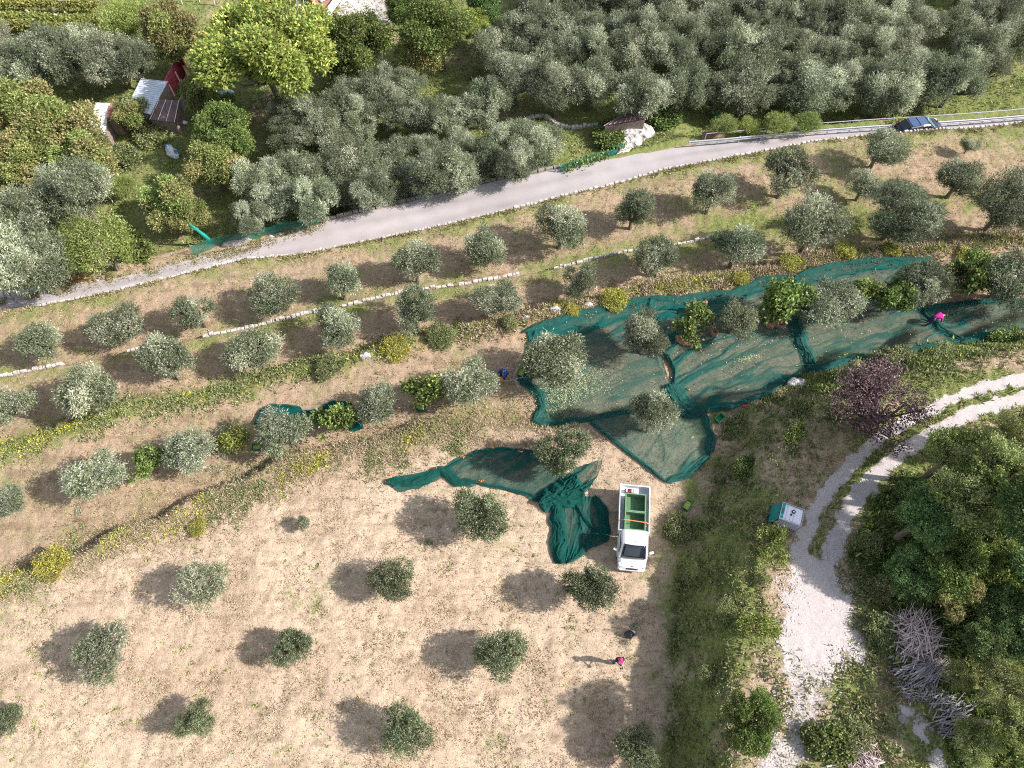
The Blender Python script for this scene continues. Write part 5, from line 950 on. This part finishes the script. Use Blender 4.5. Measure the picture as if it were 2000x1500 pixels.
# ------------------------------------------------------------------ intermediate bulk tank
ib = g1(1560, 1010, 1.1); ib = g1(1547, 1004, 1.15); tank = empty("water_tank", (ib.x, ib.y, ib.z + .02), rad(-22)); tag(tank, "white caged cube water tank with a torn green cover beside the gravel track", "water tank")
M_PLA = mat("white_tank_plastic", (.72, .73, .80), .4, .03); M_CAGE = mat("galvanised_cage", (.42, .43, .50), .4, .1, metal=.5); M_CLO = mat("teal_tank_cover", (.015, .20, .19), .6, .25, 5)
mb = MB(); mb.box((0, 0, .62), (1.14, .94, .96)); mb.build("bottle", M_PLA, tank, bevel=.09, seg=3, smooth=True)
mb = MB(); [mb.box((x, 0, 1.108), (.025, .80, .02)) for x in (-.28, .12)]; mb.box((-.05, -.25, 1.108), (.02, .3, .02)); mb.build("top_rib", mat("tank_rib", (.52, .53, .62), .5), tank)
mb = MB(); mb.tube([(.06, .16, 1.09), (.06, .16, 1.15)], .105, 20); cp = mb.build("filler_cap", mat("cap_dark", (.03, .03, .07), .4), tank); mb = MB(); mb.tube([(.06, .16, 1.151), (.06, .16, 1.158)], .045, 16); mb.build("cap_centre", M_PLA, cp)
mb = MB(); mb.tube([(-.03, -.05, 1.09), (-.03, -.05, 1.13)], .055, 16); mb.build("vent_cap", M_BLACK, tank)
mb = MB()
for z in np.linspace(.18, 1.12, 8):
    for s_ in (-1, 1): mb.tube([(-.60, s_ * .50, z), (.60, s_ * .50, z)], .014, 5); mb.tube([(s_ * .60, -.50, z), (s_ * .60, .50, z)], .014, 5)
for q in np.linspace(-.6, .6, 8):
    for s_ in (-1, 1): mb.tube([(q, s_ * .50, .14), (q, s_ * .50, 1.12)], .014, 5)
for q in np.linspace(-.5, .5, 6):
    for s_ in (-1, 1): mb.tube([(s_ * .60, q, .14), (s_ * .60, q, 1.12)], .014, 5)
mb.tube([(-.6, -.5, 1.13), (.6, -.5, 1.13), (.6, .5, 1.13), (-.6, .5, 1.13), (-.6, -.5, 1.13)], .024, 6); mb.build("cage", M_CAGE, tank)
mb = MB(); mb.box((0, 0, .07), (1.2, 1.0, .13)); mb.build("pallet", M_BLACK, tank)
mb = MB(); vs = []
for i in range(13):
    for j in range(9): t = i / 12; s_ = j / 8; vs.append((-.64 - .04 * math.sin(i * 2.1 + j) - (.28 * s_ ** 2), -.52 + 1.06 * t, 1.10 - 1.05 * s_))
mb.add(vs, [(i * 9 + j, i * 9 + j + 1, (i + 1) * 9 + j + 1, (i + 1) * 9 + j) for i in range(12) for j in range(8)]); cv = mb.build("cover", M_CLO, tank, smooth=True); cv.modifiers.new("s", 'SOLIDIFY').thickness = .01
mb = MB(); mb.box((-.50, .02, 1.128), (.15, .84, .008)); mb.build("cover_flap", M_CLO, tank)
# ------------------------------------------------------------------ parked car
ca, cb = g1(1766, 262, .9), g1(1862, 247, .9); cd = Vector((cb.x - ca.x, cb.y - ca.y, 0)); an = math.atan2(cd.y, cd.x)
cm_ = g1(1818, 251, .6); yr = np.interp(cm_.x, *E4) + .95
car = empty("parked_car", (cm_.x, yr, ROADZ + .03), an); tag(car, "dark hatchback with glass roof half hidden by the roadside wall stones", "car")
M_CAR = mat("dark_car_paint", (.02, .025, .045), .2, .05, spec=.7); CL = 2.05; CW = 1.72
mb = MB(); mb.loft([prof(-CL, CW - .3, .35, .80, .12), prof(-CL + .15, CW - .1, .3, .95, .12), prof(-1.0, CW, .28, .98, .10), prof(.9, CW, .28, .96, .10), prof(1.6, CW - .12, .30, .86, .14), prof(CL, CW - .4, .38, .68, .14)]); mb.build("body", M_CAR, car)
mb = MB(); mb.loft([prof(-CL + .12, CW - .3, .93, 1.02, .04), prof(-1.45, CW - .36, .93, 1.46, .14), prof(-.3, CW - .40, .93, 1.50, .14), prof(.35, CW - .38, .93, 1.44, .14), prof(1.15, CW - .2, .93, .97, .02)]); mb.build("roof", M_CAR, car)
M_GR = mat("blue_sky_glass", (.05, .09, .18), .08, .1, spec=1.0)
rquad("glass_roof", [(-1.3, -.52, 1.50), (-.62, -.52, 1.53), (-.62, .52, 1.53), (-1.3, .52, 1.50)], M_GR, car, .01); rquad("glass_roof", [(-.54, -.52, 1.535), (.22, -.52, 1.50), (.22, .52, 1.50), (-.54, .52, 1.535)], M_GR, car, .01)
rquad("windscreen", [(.44, -.56, 1.425), (1.10, -.66, 1.02), (1.10, .66, 1.02), (.44, .56, 1.425)], mat("teal_lit_glass", (.10, .22, .24), .08, .1, spec=1.0), car, .012)  # teal light on the windscreen is painted into its glass colour
rquad("rear_window", [(-1.92, -.54, 1.10), (-1.52, -.5, 1.45), (-1.52, .5, 1.45), (-1.92, .54, 1.10)], M_GLASS, car, .012)
for s_ in (-1, 1):
    mb = MB(); mb.quad((-1.3, s_ * (CW / 2 - .12), 1.02), (.8, s_ * (CW / 2 - .10), 1.02), (.25, s_ * (CW / 2 - .19), 1.36), (-1.2, s_ * (CW / 2 - .19), 1.38), th=.02 * s_); mb.build("side_window", M_GLASS, car)
    mb = MB(); mb.box((-CL + .1, s_ * .68, .85), (.12, .2, .18)); mb.build("tail_light", M_RED, car, bevel=.02); mb = MB(); mb.box((CL - .2, s_ * .6, .70), (.2, .26, .12)); mb.build("headlight", M_LAMP, car, bevel=.02)
    mb = MB(); mb.box((.72, s_ * (CW / 2 + .08), 1.0), (.14, .16, .11)); mb.build("mirror", M_CAR, car, bevel=.02)
    for x in (-1.3, 1.3): mb = MB(); mb.tube([(x, s_ * (CW / 2 - .22), .32), (x, s_ * (CW / 2 - .01), .32)], .32, 22); w_ = mb.build("wheel", M_BLACK, car, bevel=.02); mb = MB(); mb.tube([(x, s_ * (CW / 2 - .01), .32), (x, s_ * (CW / 2 + .006), .32)], .2, 14); mb.build("rim", M_ALU, w_)
# ------------------------------------------------------------------ guardrail and handrail
def pixline(pts, dz, n):
    px, py = resamp(pts, np.linspace(0, 1, n)); x, y, z = G(px, py, dz); return x, y, z
M_GALV = mat("galvanised_steel", (.52, .54, .58), .4, .08, 3, metal=.5)
gx_, gy_, _ = pixline([(1345,277),(1420,271),(1500,263),(1600,254),(1700,247),(1800,241),(1900,234),(2000,226),(2200,208)], .7 , 60); base_z = ROADZ
gr = empty("guard_rail", (gx_[0], gy_[0], base_z)); tag(gr, "galvanised double wave guardrail along the road's far edge", "guardrail")
def rib(name, xs, ys, prof_, m, parent, z):
    vs = []; 
    for i in range(len(xs)):
        dx = xs[min(i + 1, len(xs) - 1)] - xs[max(i - 1, 0)]; dy = ys[min(i + 1, len(xs) - 1)] - ys[max(i - 1, 0)]; q = math.hypot(dx, dy)
        for o_, h_ in prof_: vs.append((xs[i] - gr.location.x + dy / q * o_, ys[i] - gr.location.y - dx / q * o_, z + h_))
    k = len(prof_); b_ = MB(); b_.add(vs, [(i * k + j, i * k + j + 1, (i + 1) * k + j + 1, (i + 1) * k + j) for i in range(len(xs) - 1) for j in range(k - 1)]); o = b_.build(name, m, parent); return o
wv = rib("beam", gx_, gy_, [(0, .16), (.07, .14), (.08, .06), (.0, .03), (.0, -.03), (.08, -.06), (.07, -.14), (0, -.16)], M_GALV, gr, .62); wv.modifiers.new("s", 'SOLIDIFY').thickness = .012
for i in range(1, 60, 3):
    mb = MB(); mb.box((gx_[i] - gr.location.x - .03, gy_[i] - gr.location.y + .06, .30), (.10, .08, .95)); mb.build("post", M_GALV, gr)
hx, hy, _ = pixline([(1353,272),(1385,262),(1500,257),(1600,249),(1700,243),(1745,238),(1830,230),(1900,222),(2000,212),(2200,194)], 1.0, 60)
hy = np.maximum(hy, gy_ + .55); hr = empty("hand_rail", (hx[0], hy[0], base_z)); tag(hr, "thin galvanised handrail behind the guardrail", "handrail")
mb = MB(); mb.tube([(hx[i] - hx[0], hy[i] - hy[0], 1.0) for i in range(2, 60)], .035, 6); mb.build("rail", M_GALV, hr)
for i in range(2, 60, 7): mb = MB(); mb.tube([(hx[i] - hx[0], hy[i] - hy[0], -.5), (hx[i] - hx[0], hy[i] - hy[0], 1.0)], .035, 6); mb.build("post", M_GALV, hr)
mb = MB(); p = [g1(1370, 272), g1(1420, 266)]; mb.quad(p[0], p[1], p[1] + Vector((0, .5, .35)), p[0] + Vector((0, .5, .35)), th=.06); tag(mb.build("plank", mat("red_brown_plank", (.24, .13, .10), .8)), "red-brown plank behind the guardrail's left end", "plank")
tag(link("kerb_flowers", np_mesh("kerb_flowers", *leaves(np.stack([*[a_.ravel() for a_ in np.broadcast_arrays(*[c_ for c_ in (lambda v: (v.x + rng.normal(size=260) * .3, v.y + rng.normal(size=260) * .2, v.z + .2 + rng.random(260) * .5))(g1(1752, 243))])]], -1), rng.normal(size=(260, 3)), .14, .08, pick('yellowfl', 260, rng), rng)[:2], M_GRASS, {"Col": np.repeat(pick('walnut', 260, rng), 4, 0)})), "leggy pale plant behind the guardrail near the parked car", "plant")
# ------------------------------------------------------------------ fences and posts
M_GNET = net_material("fence_mesh", (.01, .16, .12), (.02, .22, .17)); M_GPOST = mat("green_post", (.01, .24, .17), .5, .2)
def mesh_fence(label, pts, h, m, postm, n=40, d0=.42, every=9, lean=.0):
    x, y, z = pixline(pts, 0.0, n); e = empty("mesh_fence", (x[0], y[0], z[0])); tag(e, label, "fence"); vs, D = [], []
    for i in range(n):
        for j in range(5): t = j / 4; vs.append((x[i] - x[0] + .03 * math.sin(i * 1.3 + j), y[i] - y[0] + lean * t + .05 * math.sin(i * .9 + j * 2), z[i] - z[0] + h * t * (1 + .08 * math.sin(i * .7)))); D.append(d0 + .15 * random.random())
    F_ = [(i * 5 + j, i * 5 + j + 1, (i + 1) * 5 + j + 1, (i + 1) * 5 + j) for i in range(n - 1) for j in range(4)]; D = np.array(D)
    link("netting", np_mesh("netting", vs, F_, m, {"Col": np.stack([D, D, D], -1)}), e)
    for i in range(0, n, every): mb = MB(); mb.tube([(x[i] - x[0], y[i] - y[0] + .05, z[i] - z[0] - .2), (x[i] - x[0], y[i] - y[0] + .05 + lean, z[i] - z[0] + h * 1.06)], .03, 6); mb.build("post", postm, e)
    return e
mesh_fence("green wire mesh fence along the road verge left of the white box post", [(382,500),(420,482),(470,475),(510,463),(560,452),(625,438)], 1.1, M_GNET, M_GPOST)
mesh_fence("green mesh with creeping ivy between the road and the boulder", [(1095,338),(1130,325),(1170,312),(1200,303),(1222,292)], .9, M_GNET, M_GPOST, 24)
mesh_fence("rust red wire fence beside the left end of the road", [(84,562),(120,556),(150,552),(188,548)], 1.2, net_material("rust_mesh", (.16, .04, .02), (.26, .08, .04)), mat("rust_post", (.28, .12, .06), .9), 20, .35, 6)
def green_pole(label, px, py, h, lean):
    e = empty("net_pole", g1(px, py)); tag(e, label, "pole"); mb = MB(); mb.tube([(0, 0, -.2), (lean[0], lean[1], h)], .05, 8); mb.build("pole", M_GPOST, e)
    mb = MB(); mb.tube([(0.03, 0, .2), (lean[0] * .4 + .08, lean[1] * .4, h * .4), (lean[0] * .8, lean[1] * .8, h * .8), (lean[0], lean[1], h + .02)], [.14, .16, .10, .05], 8); mb.build("rolled_net", mat("rolled_green_net", (.01, .26, .21), .7, .4, 10, .03), e)
green_pole("tall leaning green pole with rolled net in the left clearing", 413, 474, 2.6, (-.75, -.2)); green_pole("green net pole behind the guardrail's left end", 1398, 233, 1.5, (-.3, .1))
e = empty("post_box", g1(630, 436)); tag(e, "small white box on a dark post at the road edge", "post box"); mb = MB(); mb.box((0, 0, .4), (.16, .16, .9)); mb.build("post", M_BLACK, e); mb = MB(); mb.box((-.03, 0, .98), (.34, .24, .26)); mb.build("box", M_WHITE, e, bevel=.02)
# plants on the green mesh below boulder
x, y, z = pixline([(1100,335),(1150,318),(1222,294)], 0, 900); n_l = 900; A_ = rng.normal(size=(n_l, 3)); V_, F_, C_ = leaves(np.stack([x + rng.normal(size=n_l) * .12, y + rng.normal(size=n_l) * .25, z + rng.random(n_l) * .8], -1), A_, .2, .14, pick('fruit', n_l, rng), rng)
tag(link("ivy", np_mesh("ivy", V_, F_, M_GRASS, {"Col": C_})), "bright ivy leaves climbing the green mesh by the road", "ivy", kind="stuff")
# curved garden wall among the olives, slatted roof
cw = G(np.array([1000,1015,1035,1058,1075,1090,1105,1120,1140,1165]), np.array([262,245,232,228,236,246,250,252,248,246]))
stone_wall("garden_wall", "curved little stone garden wall in the grove left of the boulder", np.stack([cw[0], cw[1]], -1), h_up=.35, depth=.9, w=.35)
def roof_quad(name, label, quad, h, m, cat="shed", th=.06, walls=None, under=.35, drop=0.0, rib=None):
    """lean-to: a roof sheet on walls; quad = roof corners as surveyed, h = roof height over the ground"""
    P = [g1(px, py, hh) for (px, py), hh in zip(quad, h)]; e = empty(name, P[0]); tag(e, label, cat); b0 = P[0]
    R4 = [Vector((p.x, p.y, float(hgt(p.x, p.y)) + hh)) - b0 for p, hh in zip(P, h)]
    mb = MB(); mb.quad(*R4, th=th); mb.build("roof", m, e)
    if rib:
        rb = MB(); a, b, c, d_ = R4; nrm = (b - a).cross(d_ - a).normalized() * (th + .012); nrm = nrm if nrm.z > 0 else -nrm
        for t in np.linspace(.02, .98, rib[0]):
            p, q = (a.lerp(b, t), d_.lerp(c, t)) if rib[1] == 'v' else (a.lerp(d_, t), b.lerp(c, t)); rb.tube([p + nrm, q + nrm], rib[2], 4)
        rb.build("roof_rib", rib[3], e)
    if walls:
        cen = sum(R4, Vector()) / 4
        for i in range(4):
            p, q = R4[i].lerp(cen, .08), R4[(i + 1) % 4].lerp(cen, .08); zb = min(p.z - h[i], q.z - h[(i + 1) % 4]) - .3
            wb = MB(); wb.quad((p.x, p.y, zb), (q.x, q.y, zb), (q.x, q.y, q.z - .09), (p.x, p.y, p.z - .09), th=.05); wb.build("wall", walls, e)
    return e
M_TIN = mat("blue_tin", (.58, .65, .76), .4, .12, 2, metal=.1, col2=(.70, .75, .83), thr=(.4, .6)); M_TINR = mat("rusted_tin", (.52, .55, .62), .6, .2, 4, col2=(.28, .08, .05), thr=(.45, .55)); M_FELT = mat("brown_felt", (.13, .085, .085), .9, .25, 2, col2=(.20, .13, .12), thr=(.4, .65))
M_WR = mat("white_roof_sheet", (.78, .78, .78), .6, .08, 2); M_RR = mat("rust_red_sheet", (.38, .15, .11), .8, .15, 3); M_WALL = mat("old_plank_wall", (.24, .19, .16), .9, .25, 4); M_REDW = mat("faded_red_panel", (.50, .09, .13), .7, .3, 3, col2=(.62, .28, .28), thr=(.5, .75)); M_TINL = mat("tin_ridge", (.38, .45, .56), .5)
roof_quad("tin_shed", "shed with ribbed pale blue tin roof in the clearing", [(247,212),(294,224),(328,160),(276,154)], [1.8, 1.8, 2.4, 2.4], M_TIN, walls=M_WALL, rib=(17, 'h', .014, M_TINL))
roof_quad("lean_to", "small rusted tin lean-to at the blue roof's left foot", [(234,208),(252,210),(256,195),(240,193)], [1.8, 1.8, 2.0, 2.0], M_TINR, walls=M_WALL)
roof_quad("felt_shed", "shed with brown felt roof and pale battens", [(292,234),(342,240),(351,197),(311,195)], [1.4, 1.4, 2.0, 2.0], M_FELT, walls=M_WALL, rib=(4, 'v', .03, M_WR))
roof_quad("white_roof_shed", "low shed with white roof sheets above the hedge trees", [(172,262),(205,262),(216,203),(187,201)], [1.6, 1.6, 2.0, 2.0], M_WR, walls=M_WALL)
roof_quad("red_roof_shed", "low shed with rust red roof sheet joined to the white roof", [(208,232),(226,230),(236,203),(216,203)], [2.0, 2.0, 2.2, 2.2], M_RR, walls=M_WALL)
roof_quad("slatted_roof", "brown slatted roof hugging the top of the boulder", [(1178,247),(1262,232),(1246,216),(1224,222)], [1.5, 1.9, 1.9, 1.5], mat("brown_slat", (.14, .085, .09), .8), walls=M_WALL, rib=(9, 'v', .045, mat("pale_slat", (.36, .28, .30), .8)))
ruin = empty("ruined_shed", g1(336, 170)); tag(ruin, "roofless red-walled shed ruin with a yellow panel at its top end", "shed"); b0 = ruin.location.copy()
def wall_seg(name, a, b, h, m, th=.08):
    A, B = g1(*a) - b0, g1(*b) - b0; mb = MB(); mb.quad(A - Vector((0, 0, .2)), B - Vector((0, 0, .2)), B + Vector((0, 0, h)), A + Vector((0, 0, h)), th=th); mb.build(name, m, ruin)
wall_seg("red_wall", (320,222), (342,178), 1.9, M_REDW); wall_seg("red_wall", (342,177), (364,138), 1.9, M_REDW, .12); wall_seg("end_wall", (366,138), (386,172), 2.4, M_REDW); wall_seg("back_wall", (352,226), (380,180), 1.2, M_STONED, .2)
mb = MB(); A, B, C_, D_ = [g1(p[0], p[1], 1.6) - b0 + Vector((0, 0, 1.6)) for p in ((356,128),(362,127),(374,150),(367,151))]; mb.quad(A, B, C_, D_, th=.06); mb.build("yellow_panel", mat("yellow_panel", (.62, .52, .22), .7), ruin)
mb = MB()
for q in [((362,116),(378,142)), ((342,140),(352,160)), ((330,165),(342,188))]: mb.tube([g1(*q[0], 2.6) - b0 + Vector((0, 0, 2.6)), g1(*q[1], 2.0) - b0 + Vector((0, 0, 2.0))], .06, 6)
mb.build("beam", mat("pinkish_beam", (.48, .26, .22), .8), ruin)
mb = MB(); mb.box((0, 0, .2), (1.6, .9, .35), .8, None, .8); mb.box((.3, .8, .15), (1.2, .5, .25), 1.1, None, .8); mb.build("rubble", M_STONED, ruin, bevel=.08)
lump("plastic_sheet", "crumpled white sheet at the right foot of the brown felt roof", "plastic sheet", g1(352, 243) + Vector((0, 0, .2)), (.7, .4, .35), M_WR, 15)
lump("plastic_sheet", "white scrap of sheet above the brown tree, by the walnut's trunk", "plastic sheet", g1(446, 187) + Vector((0, 0, .3)), (.7, .5, .3), mat("pale_blue_sheet", (.45, .58, .68), .5), 17)
# top edge: red trailer box, wire hoops
tr = empty("trailer", g1(633, 10)); tag(tr, "red-brown open trailer box with white side by the gravel yard", "trailer"); b0 = tr.location.copy()
Q = [g1(*p) - b0 for p in ((608,15),(640,38),(664,6),(632,-22))]
for i in range(4): a_, b_ = Q[i], Q[(i + 1) % 4]; mb = MB(); mb.quad(a_ + Vector((0, 0, .2)), b_ + Vector((0, 0, .2)), b_ + Vector((0, 0, 1.1)), a_ + Vector((0, 0, 1.1)), th=.08); mb.build("side_board", M_WR if i == 1 else M_RR, tr)
mb = MB(); mb.quad(*[q + Vector((0, 0, .5)) for q in Q], th=.06); mb.build("floor", mat("brown_floor", (.34, .18, .13), .8), tr)
mb = MB(); mb.box(((Q[0] + Q[2]) / 2 + Vector((0, 0, .75)))[:], (1.1, .5, .12), .6, None, .8); mb.build("white_sheet", M_WR, tr, bevel=.04)
ho = empty("hoop_frame", g1(575, 12)); tag(ho, "grey hooped frame with red and white sheeting left of the trailer", "frame")
mb = MB()
for k in range(6): mb.tube([(-2.2 + k * .7, math.cos(a_) * 1.0, math.sin(a_) * 1.2) for a_ in np.linspace(0, math.pi, 9)], .035, 5)
mb.build("hoop", M_GALV, ho); mb = MB(); mb.quad((-2.4, -1.3, .5), (1.6, -1.9, .4), (1.6, -1.0, .9), (-2.4, -.9, 1.0), th=.04); mb.build("sheeting", mat("red_white_sheet", (.7, .68, .72), .6, col2=(.45, .05, .08), scale=1.5, thr=(.58, .62)), ho)
# ------------------------------------------------------------------ vineyard pergola
M_VP = mat("white_post", (.70, .66, .64), .7)
def vine_row(label, y0, y1, dy, seed, posts, h=1.2):
    n = 9000; r = np.random.default_rng(seed); t = r.random(n); px = -60 + t * 250; py = y0 + (y1 - y0) * t + r.normal(size=n) * dy * .45
    x, y, z = G(px, py, h); e = empty("vine_row", g1(90, (y0 + y1) / 2, h)); tag(e, label, "vine row", "vine rows"); b0 = np.array(e.location)
    zz = z + h + .35 * (fbm(x * .8, y * .8, seed) - .5) + r.normal(size=n) * .12; V_, F_, C_ = leaves(np.stack([x, y, zz], -1) - b0, r.normal(size=(n, 3)) + [0, 0, .3], .26, .18, pick('vine', n, r), r)
    link("foliage", np_mesh("foliage", V_, F_, M_LEAF, {"Col": C_}), e)
    for k in range(14):
        q = g1(-40 + k * 18, y0 + (y1 - y0) * (k / 14) + dy * .2, h) - Vector(b0); mb = MB(); mb.tube([q, q + Vector((.25, .3, h * .6)), q + Vector((.6, .5, h))], [.04, .035, .03], 5); mb.build("vine_stem", M_BARK, e)
    for px_, py_, arm in posts:
        q = g1(px_, py_ + 14, 0) - Vector(b0); mb = MB(); mb.box(q + Vector((0, 0, .75)), (.14, .14, 1.7)); mb.box(q + Vector((.50, 0, 1.56)), (.86, .12, .09), 0) if arm else mb.tube([q + Vector((.1, 0, 1.6)), q + Vector((.8, -.5, .2))], .07, 5); mb.build("post", M_VP, e)
vine_row("topmost vine row with white bracket posts", -18, -12, 6, 1, []); vine_row("second vine row with three white L-shaped posts below it", 3, 9, 5, 2, [(24,8,1),(79,10,1),(131,13,1)])
vine_row("third vine row, dark green, below the white posts", 28, 38, 7, 3, []); vine_row("lowest vine row with white A-shaped props", 43, 56, 6, 4, [(10,30,0),(68,33,0),(123,41,0)])
for k, (px, py) in enumerate([(153,3),(338,5),(356,8),(390,4),(420,10)]):
    mb = MB(); v = g1(px, py); mb.tube([(0, 0, 0), (.25, -.1, 2.0)], .06, 6); mb.box((.1, 0, 1.0), (.5, .06, .06)); o = mb.build("vine_prop", M_VP); o.location = v; tag(o, f"white slanted vine prop at the top edge, {ORD[k]} from the left", "vine prop", "vine props")
# ------------------------------------------------------------------ brush piles, stump, logs
def brush(label, px, py, rx, ry, h, n, ang, spread, m, seed, L=(.8, 2.0), name="brush_heap", r0=.022, curl=.1):
    rr = random.Random(seed); c = g1(px, py); s = scale_at(c); mb = MB()
    for k in range(n):
        a, q = rr.uniform(0, 6.28), math.sqrt(rr.random()); X, Y = math.cos(a) * q * rx / s, math.sin(a) * q * ry / s; Z = h * (1 - q * q) * rr.uniform(.3, 1) + .05
        t = ang + rr.gauss(0, spread) ; l_ = rr.uniform(*L) / 2 * (1.1 - .4 * q); d_ = Vector((math.cos(t), math.sin(t), rr.gauss(0, .12))); p = Vector((X, Y, Z + float(hgt(c.x + X, c.y + Y)) - c.z)); w = Vector((rr.uniform(-curl, curl), rr.uniform(-curl, curl), rr.uniform(0, curl)))
        mb.tube([p - d_ * l_, p + w, p + d_ * l_], [r0 * 1.3, r0, r0 * .5], 4, cap=False)
    o = mb.build(name, m); o.location = c; return tag(o, label, "brush heap")
M_ST = mat("cut_sticks", (.55, .44, .43), .85, .35, 3); M_ST2 = mat("grey_sticks", (.34, .31, .33), .85, .35, 3)
brush("big round heap of cut pinkish sticks right of the gravel track", 1785, 1243, 46, 54, .8, 300, .75, .75, M_ST, 1, L=(.9, 2.1)); brush("bundle of parallel sticks trailing below the big stick heap", 1800, 1305, 42, 26, .5, 130, .45, .3, M_ST2, 2, L=(1.0, 2.2)); brush("thin litter of small twigs under the big heap", 1795, 1345, 40, 22, .15, 120, .5, 1.2, M_ST2, 3, L=(.3, 1.0), r0=.014)
brush("small stack of grey branches under the feathery scrub at lower right", 1858, 1395, 34, 40, .5, 110, .35, .3, M_ST2, 4, L=(.6, 1.8)); brush("twisted pale sticks heap at the bottom edge", 1676, 1470, 32, 46, .5, 150, 1.9, .9, M_ST, 5, L=(.5, 1.4), curl=.25)
for a_, b_, r, lab, mm in [((1612,1497),(1665,1487),.05,"white log lying at the bottom of the twisted heap",(.55,.5,.46)), ((1833,1355),(1836,1392),.05,"short upright-lying log left of the small stack",(.32,.27,.25)), ((1700,1497),(1725,1488),.06,"pale log end at the bottom edge",(.55,.5,.46)), ((1880,1408),(1985,1418),.16,"dark thick trunk lying under the scrub at lower right",(.10,.085,.09)), ((1940,1425),(1982,1420),.04,"thin white stick above the dark lying trunk",(.5,.48,.46)), ((1900,1470),(1935,1447),.03,"thin bare branch arching at the lower right",(.40,.34,.30))]:
    A, B = g1(*a_), g1(*b_); mb = MB(); mb.tube([A + Vector((0, 0, .15)), (A + B) / 2 + Vector((.03, .04, .2)), B + Vector((0, 0, .15))], [r, r * .9, r * .7], 8); tag(mb.build("log", mat("log_wood", mm, .85, .3, 6)), lab, "log")
st = empty("tree_stump", g1(1985, 1107)); tag(st, "sawn tree stump with pale cut face at the right edge", "tree stump"); mb = MB(); mb.tube([(0, 0, -.1), (0, 0, .55)], [.33, .27], 16); mb.build("stump_bark", M_BARK, st); mb = MB(); mb.tube([(0, 0, .551), (0, 0, .565)], [.245, .24], 16); mb.build("cut_face", mat("cut_wood", (.46, .38, .36), .8, .15, 8), st)
# scattered loose stones on the track's edges (uncountable)
r_ = np.random.default_rng(77); n = 2600; i_ = r_.integers(0, len(TRACK[0]) - 1, n); t = r_.random(n); x = TRACK[0][i_] * (1 - t) + TRACK[0][i_ + 1] * t + r_.normal(size=n) * .45; y = TRACK[1][i_] * (1 - t) + TRACK[1][i_ + 1] * t + r_.normal(size=n) * .45; z = hgt(x, y)
s_ = r_.uniform(.02, .07, n) ; oc = np.array([(1, 0, 0), (0, 1, 0), (-1, 0, 0), (0, -1, 0), (0, 0, .8)]); V_ = (np.stack([x, y, z], -1)[:, None] + oc[None] * s_[:, None, None] * r_.uniform(.7, 1.3, (n, 5, 1))).reshape(-1, 3)
F_ = (np.arange(n)[:, None, None] * 5 + np.array([(0, 1, 4), (1, 2, 4), (2, 3, 4), (3, 0, 4)])[None]).reshape(-1, 3)
tag(link("loose_gravel", np_mesh("loose_gravel", V_, F_, M_STONE)), "loose pale stones strewn along the gravel track edges", "gravel", kind="stuff")
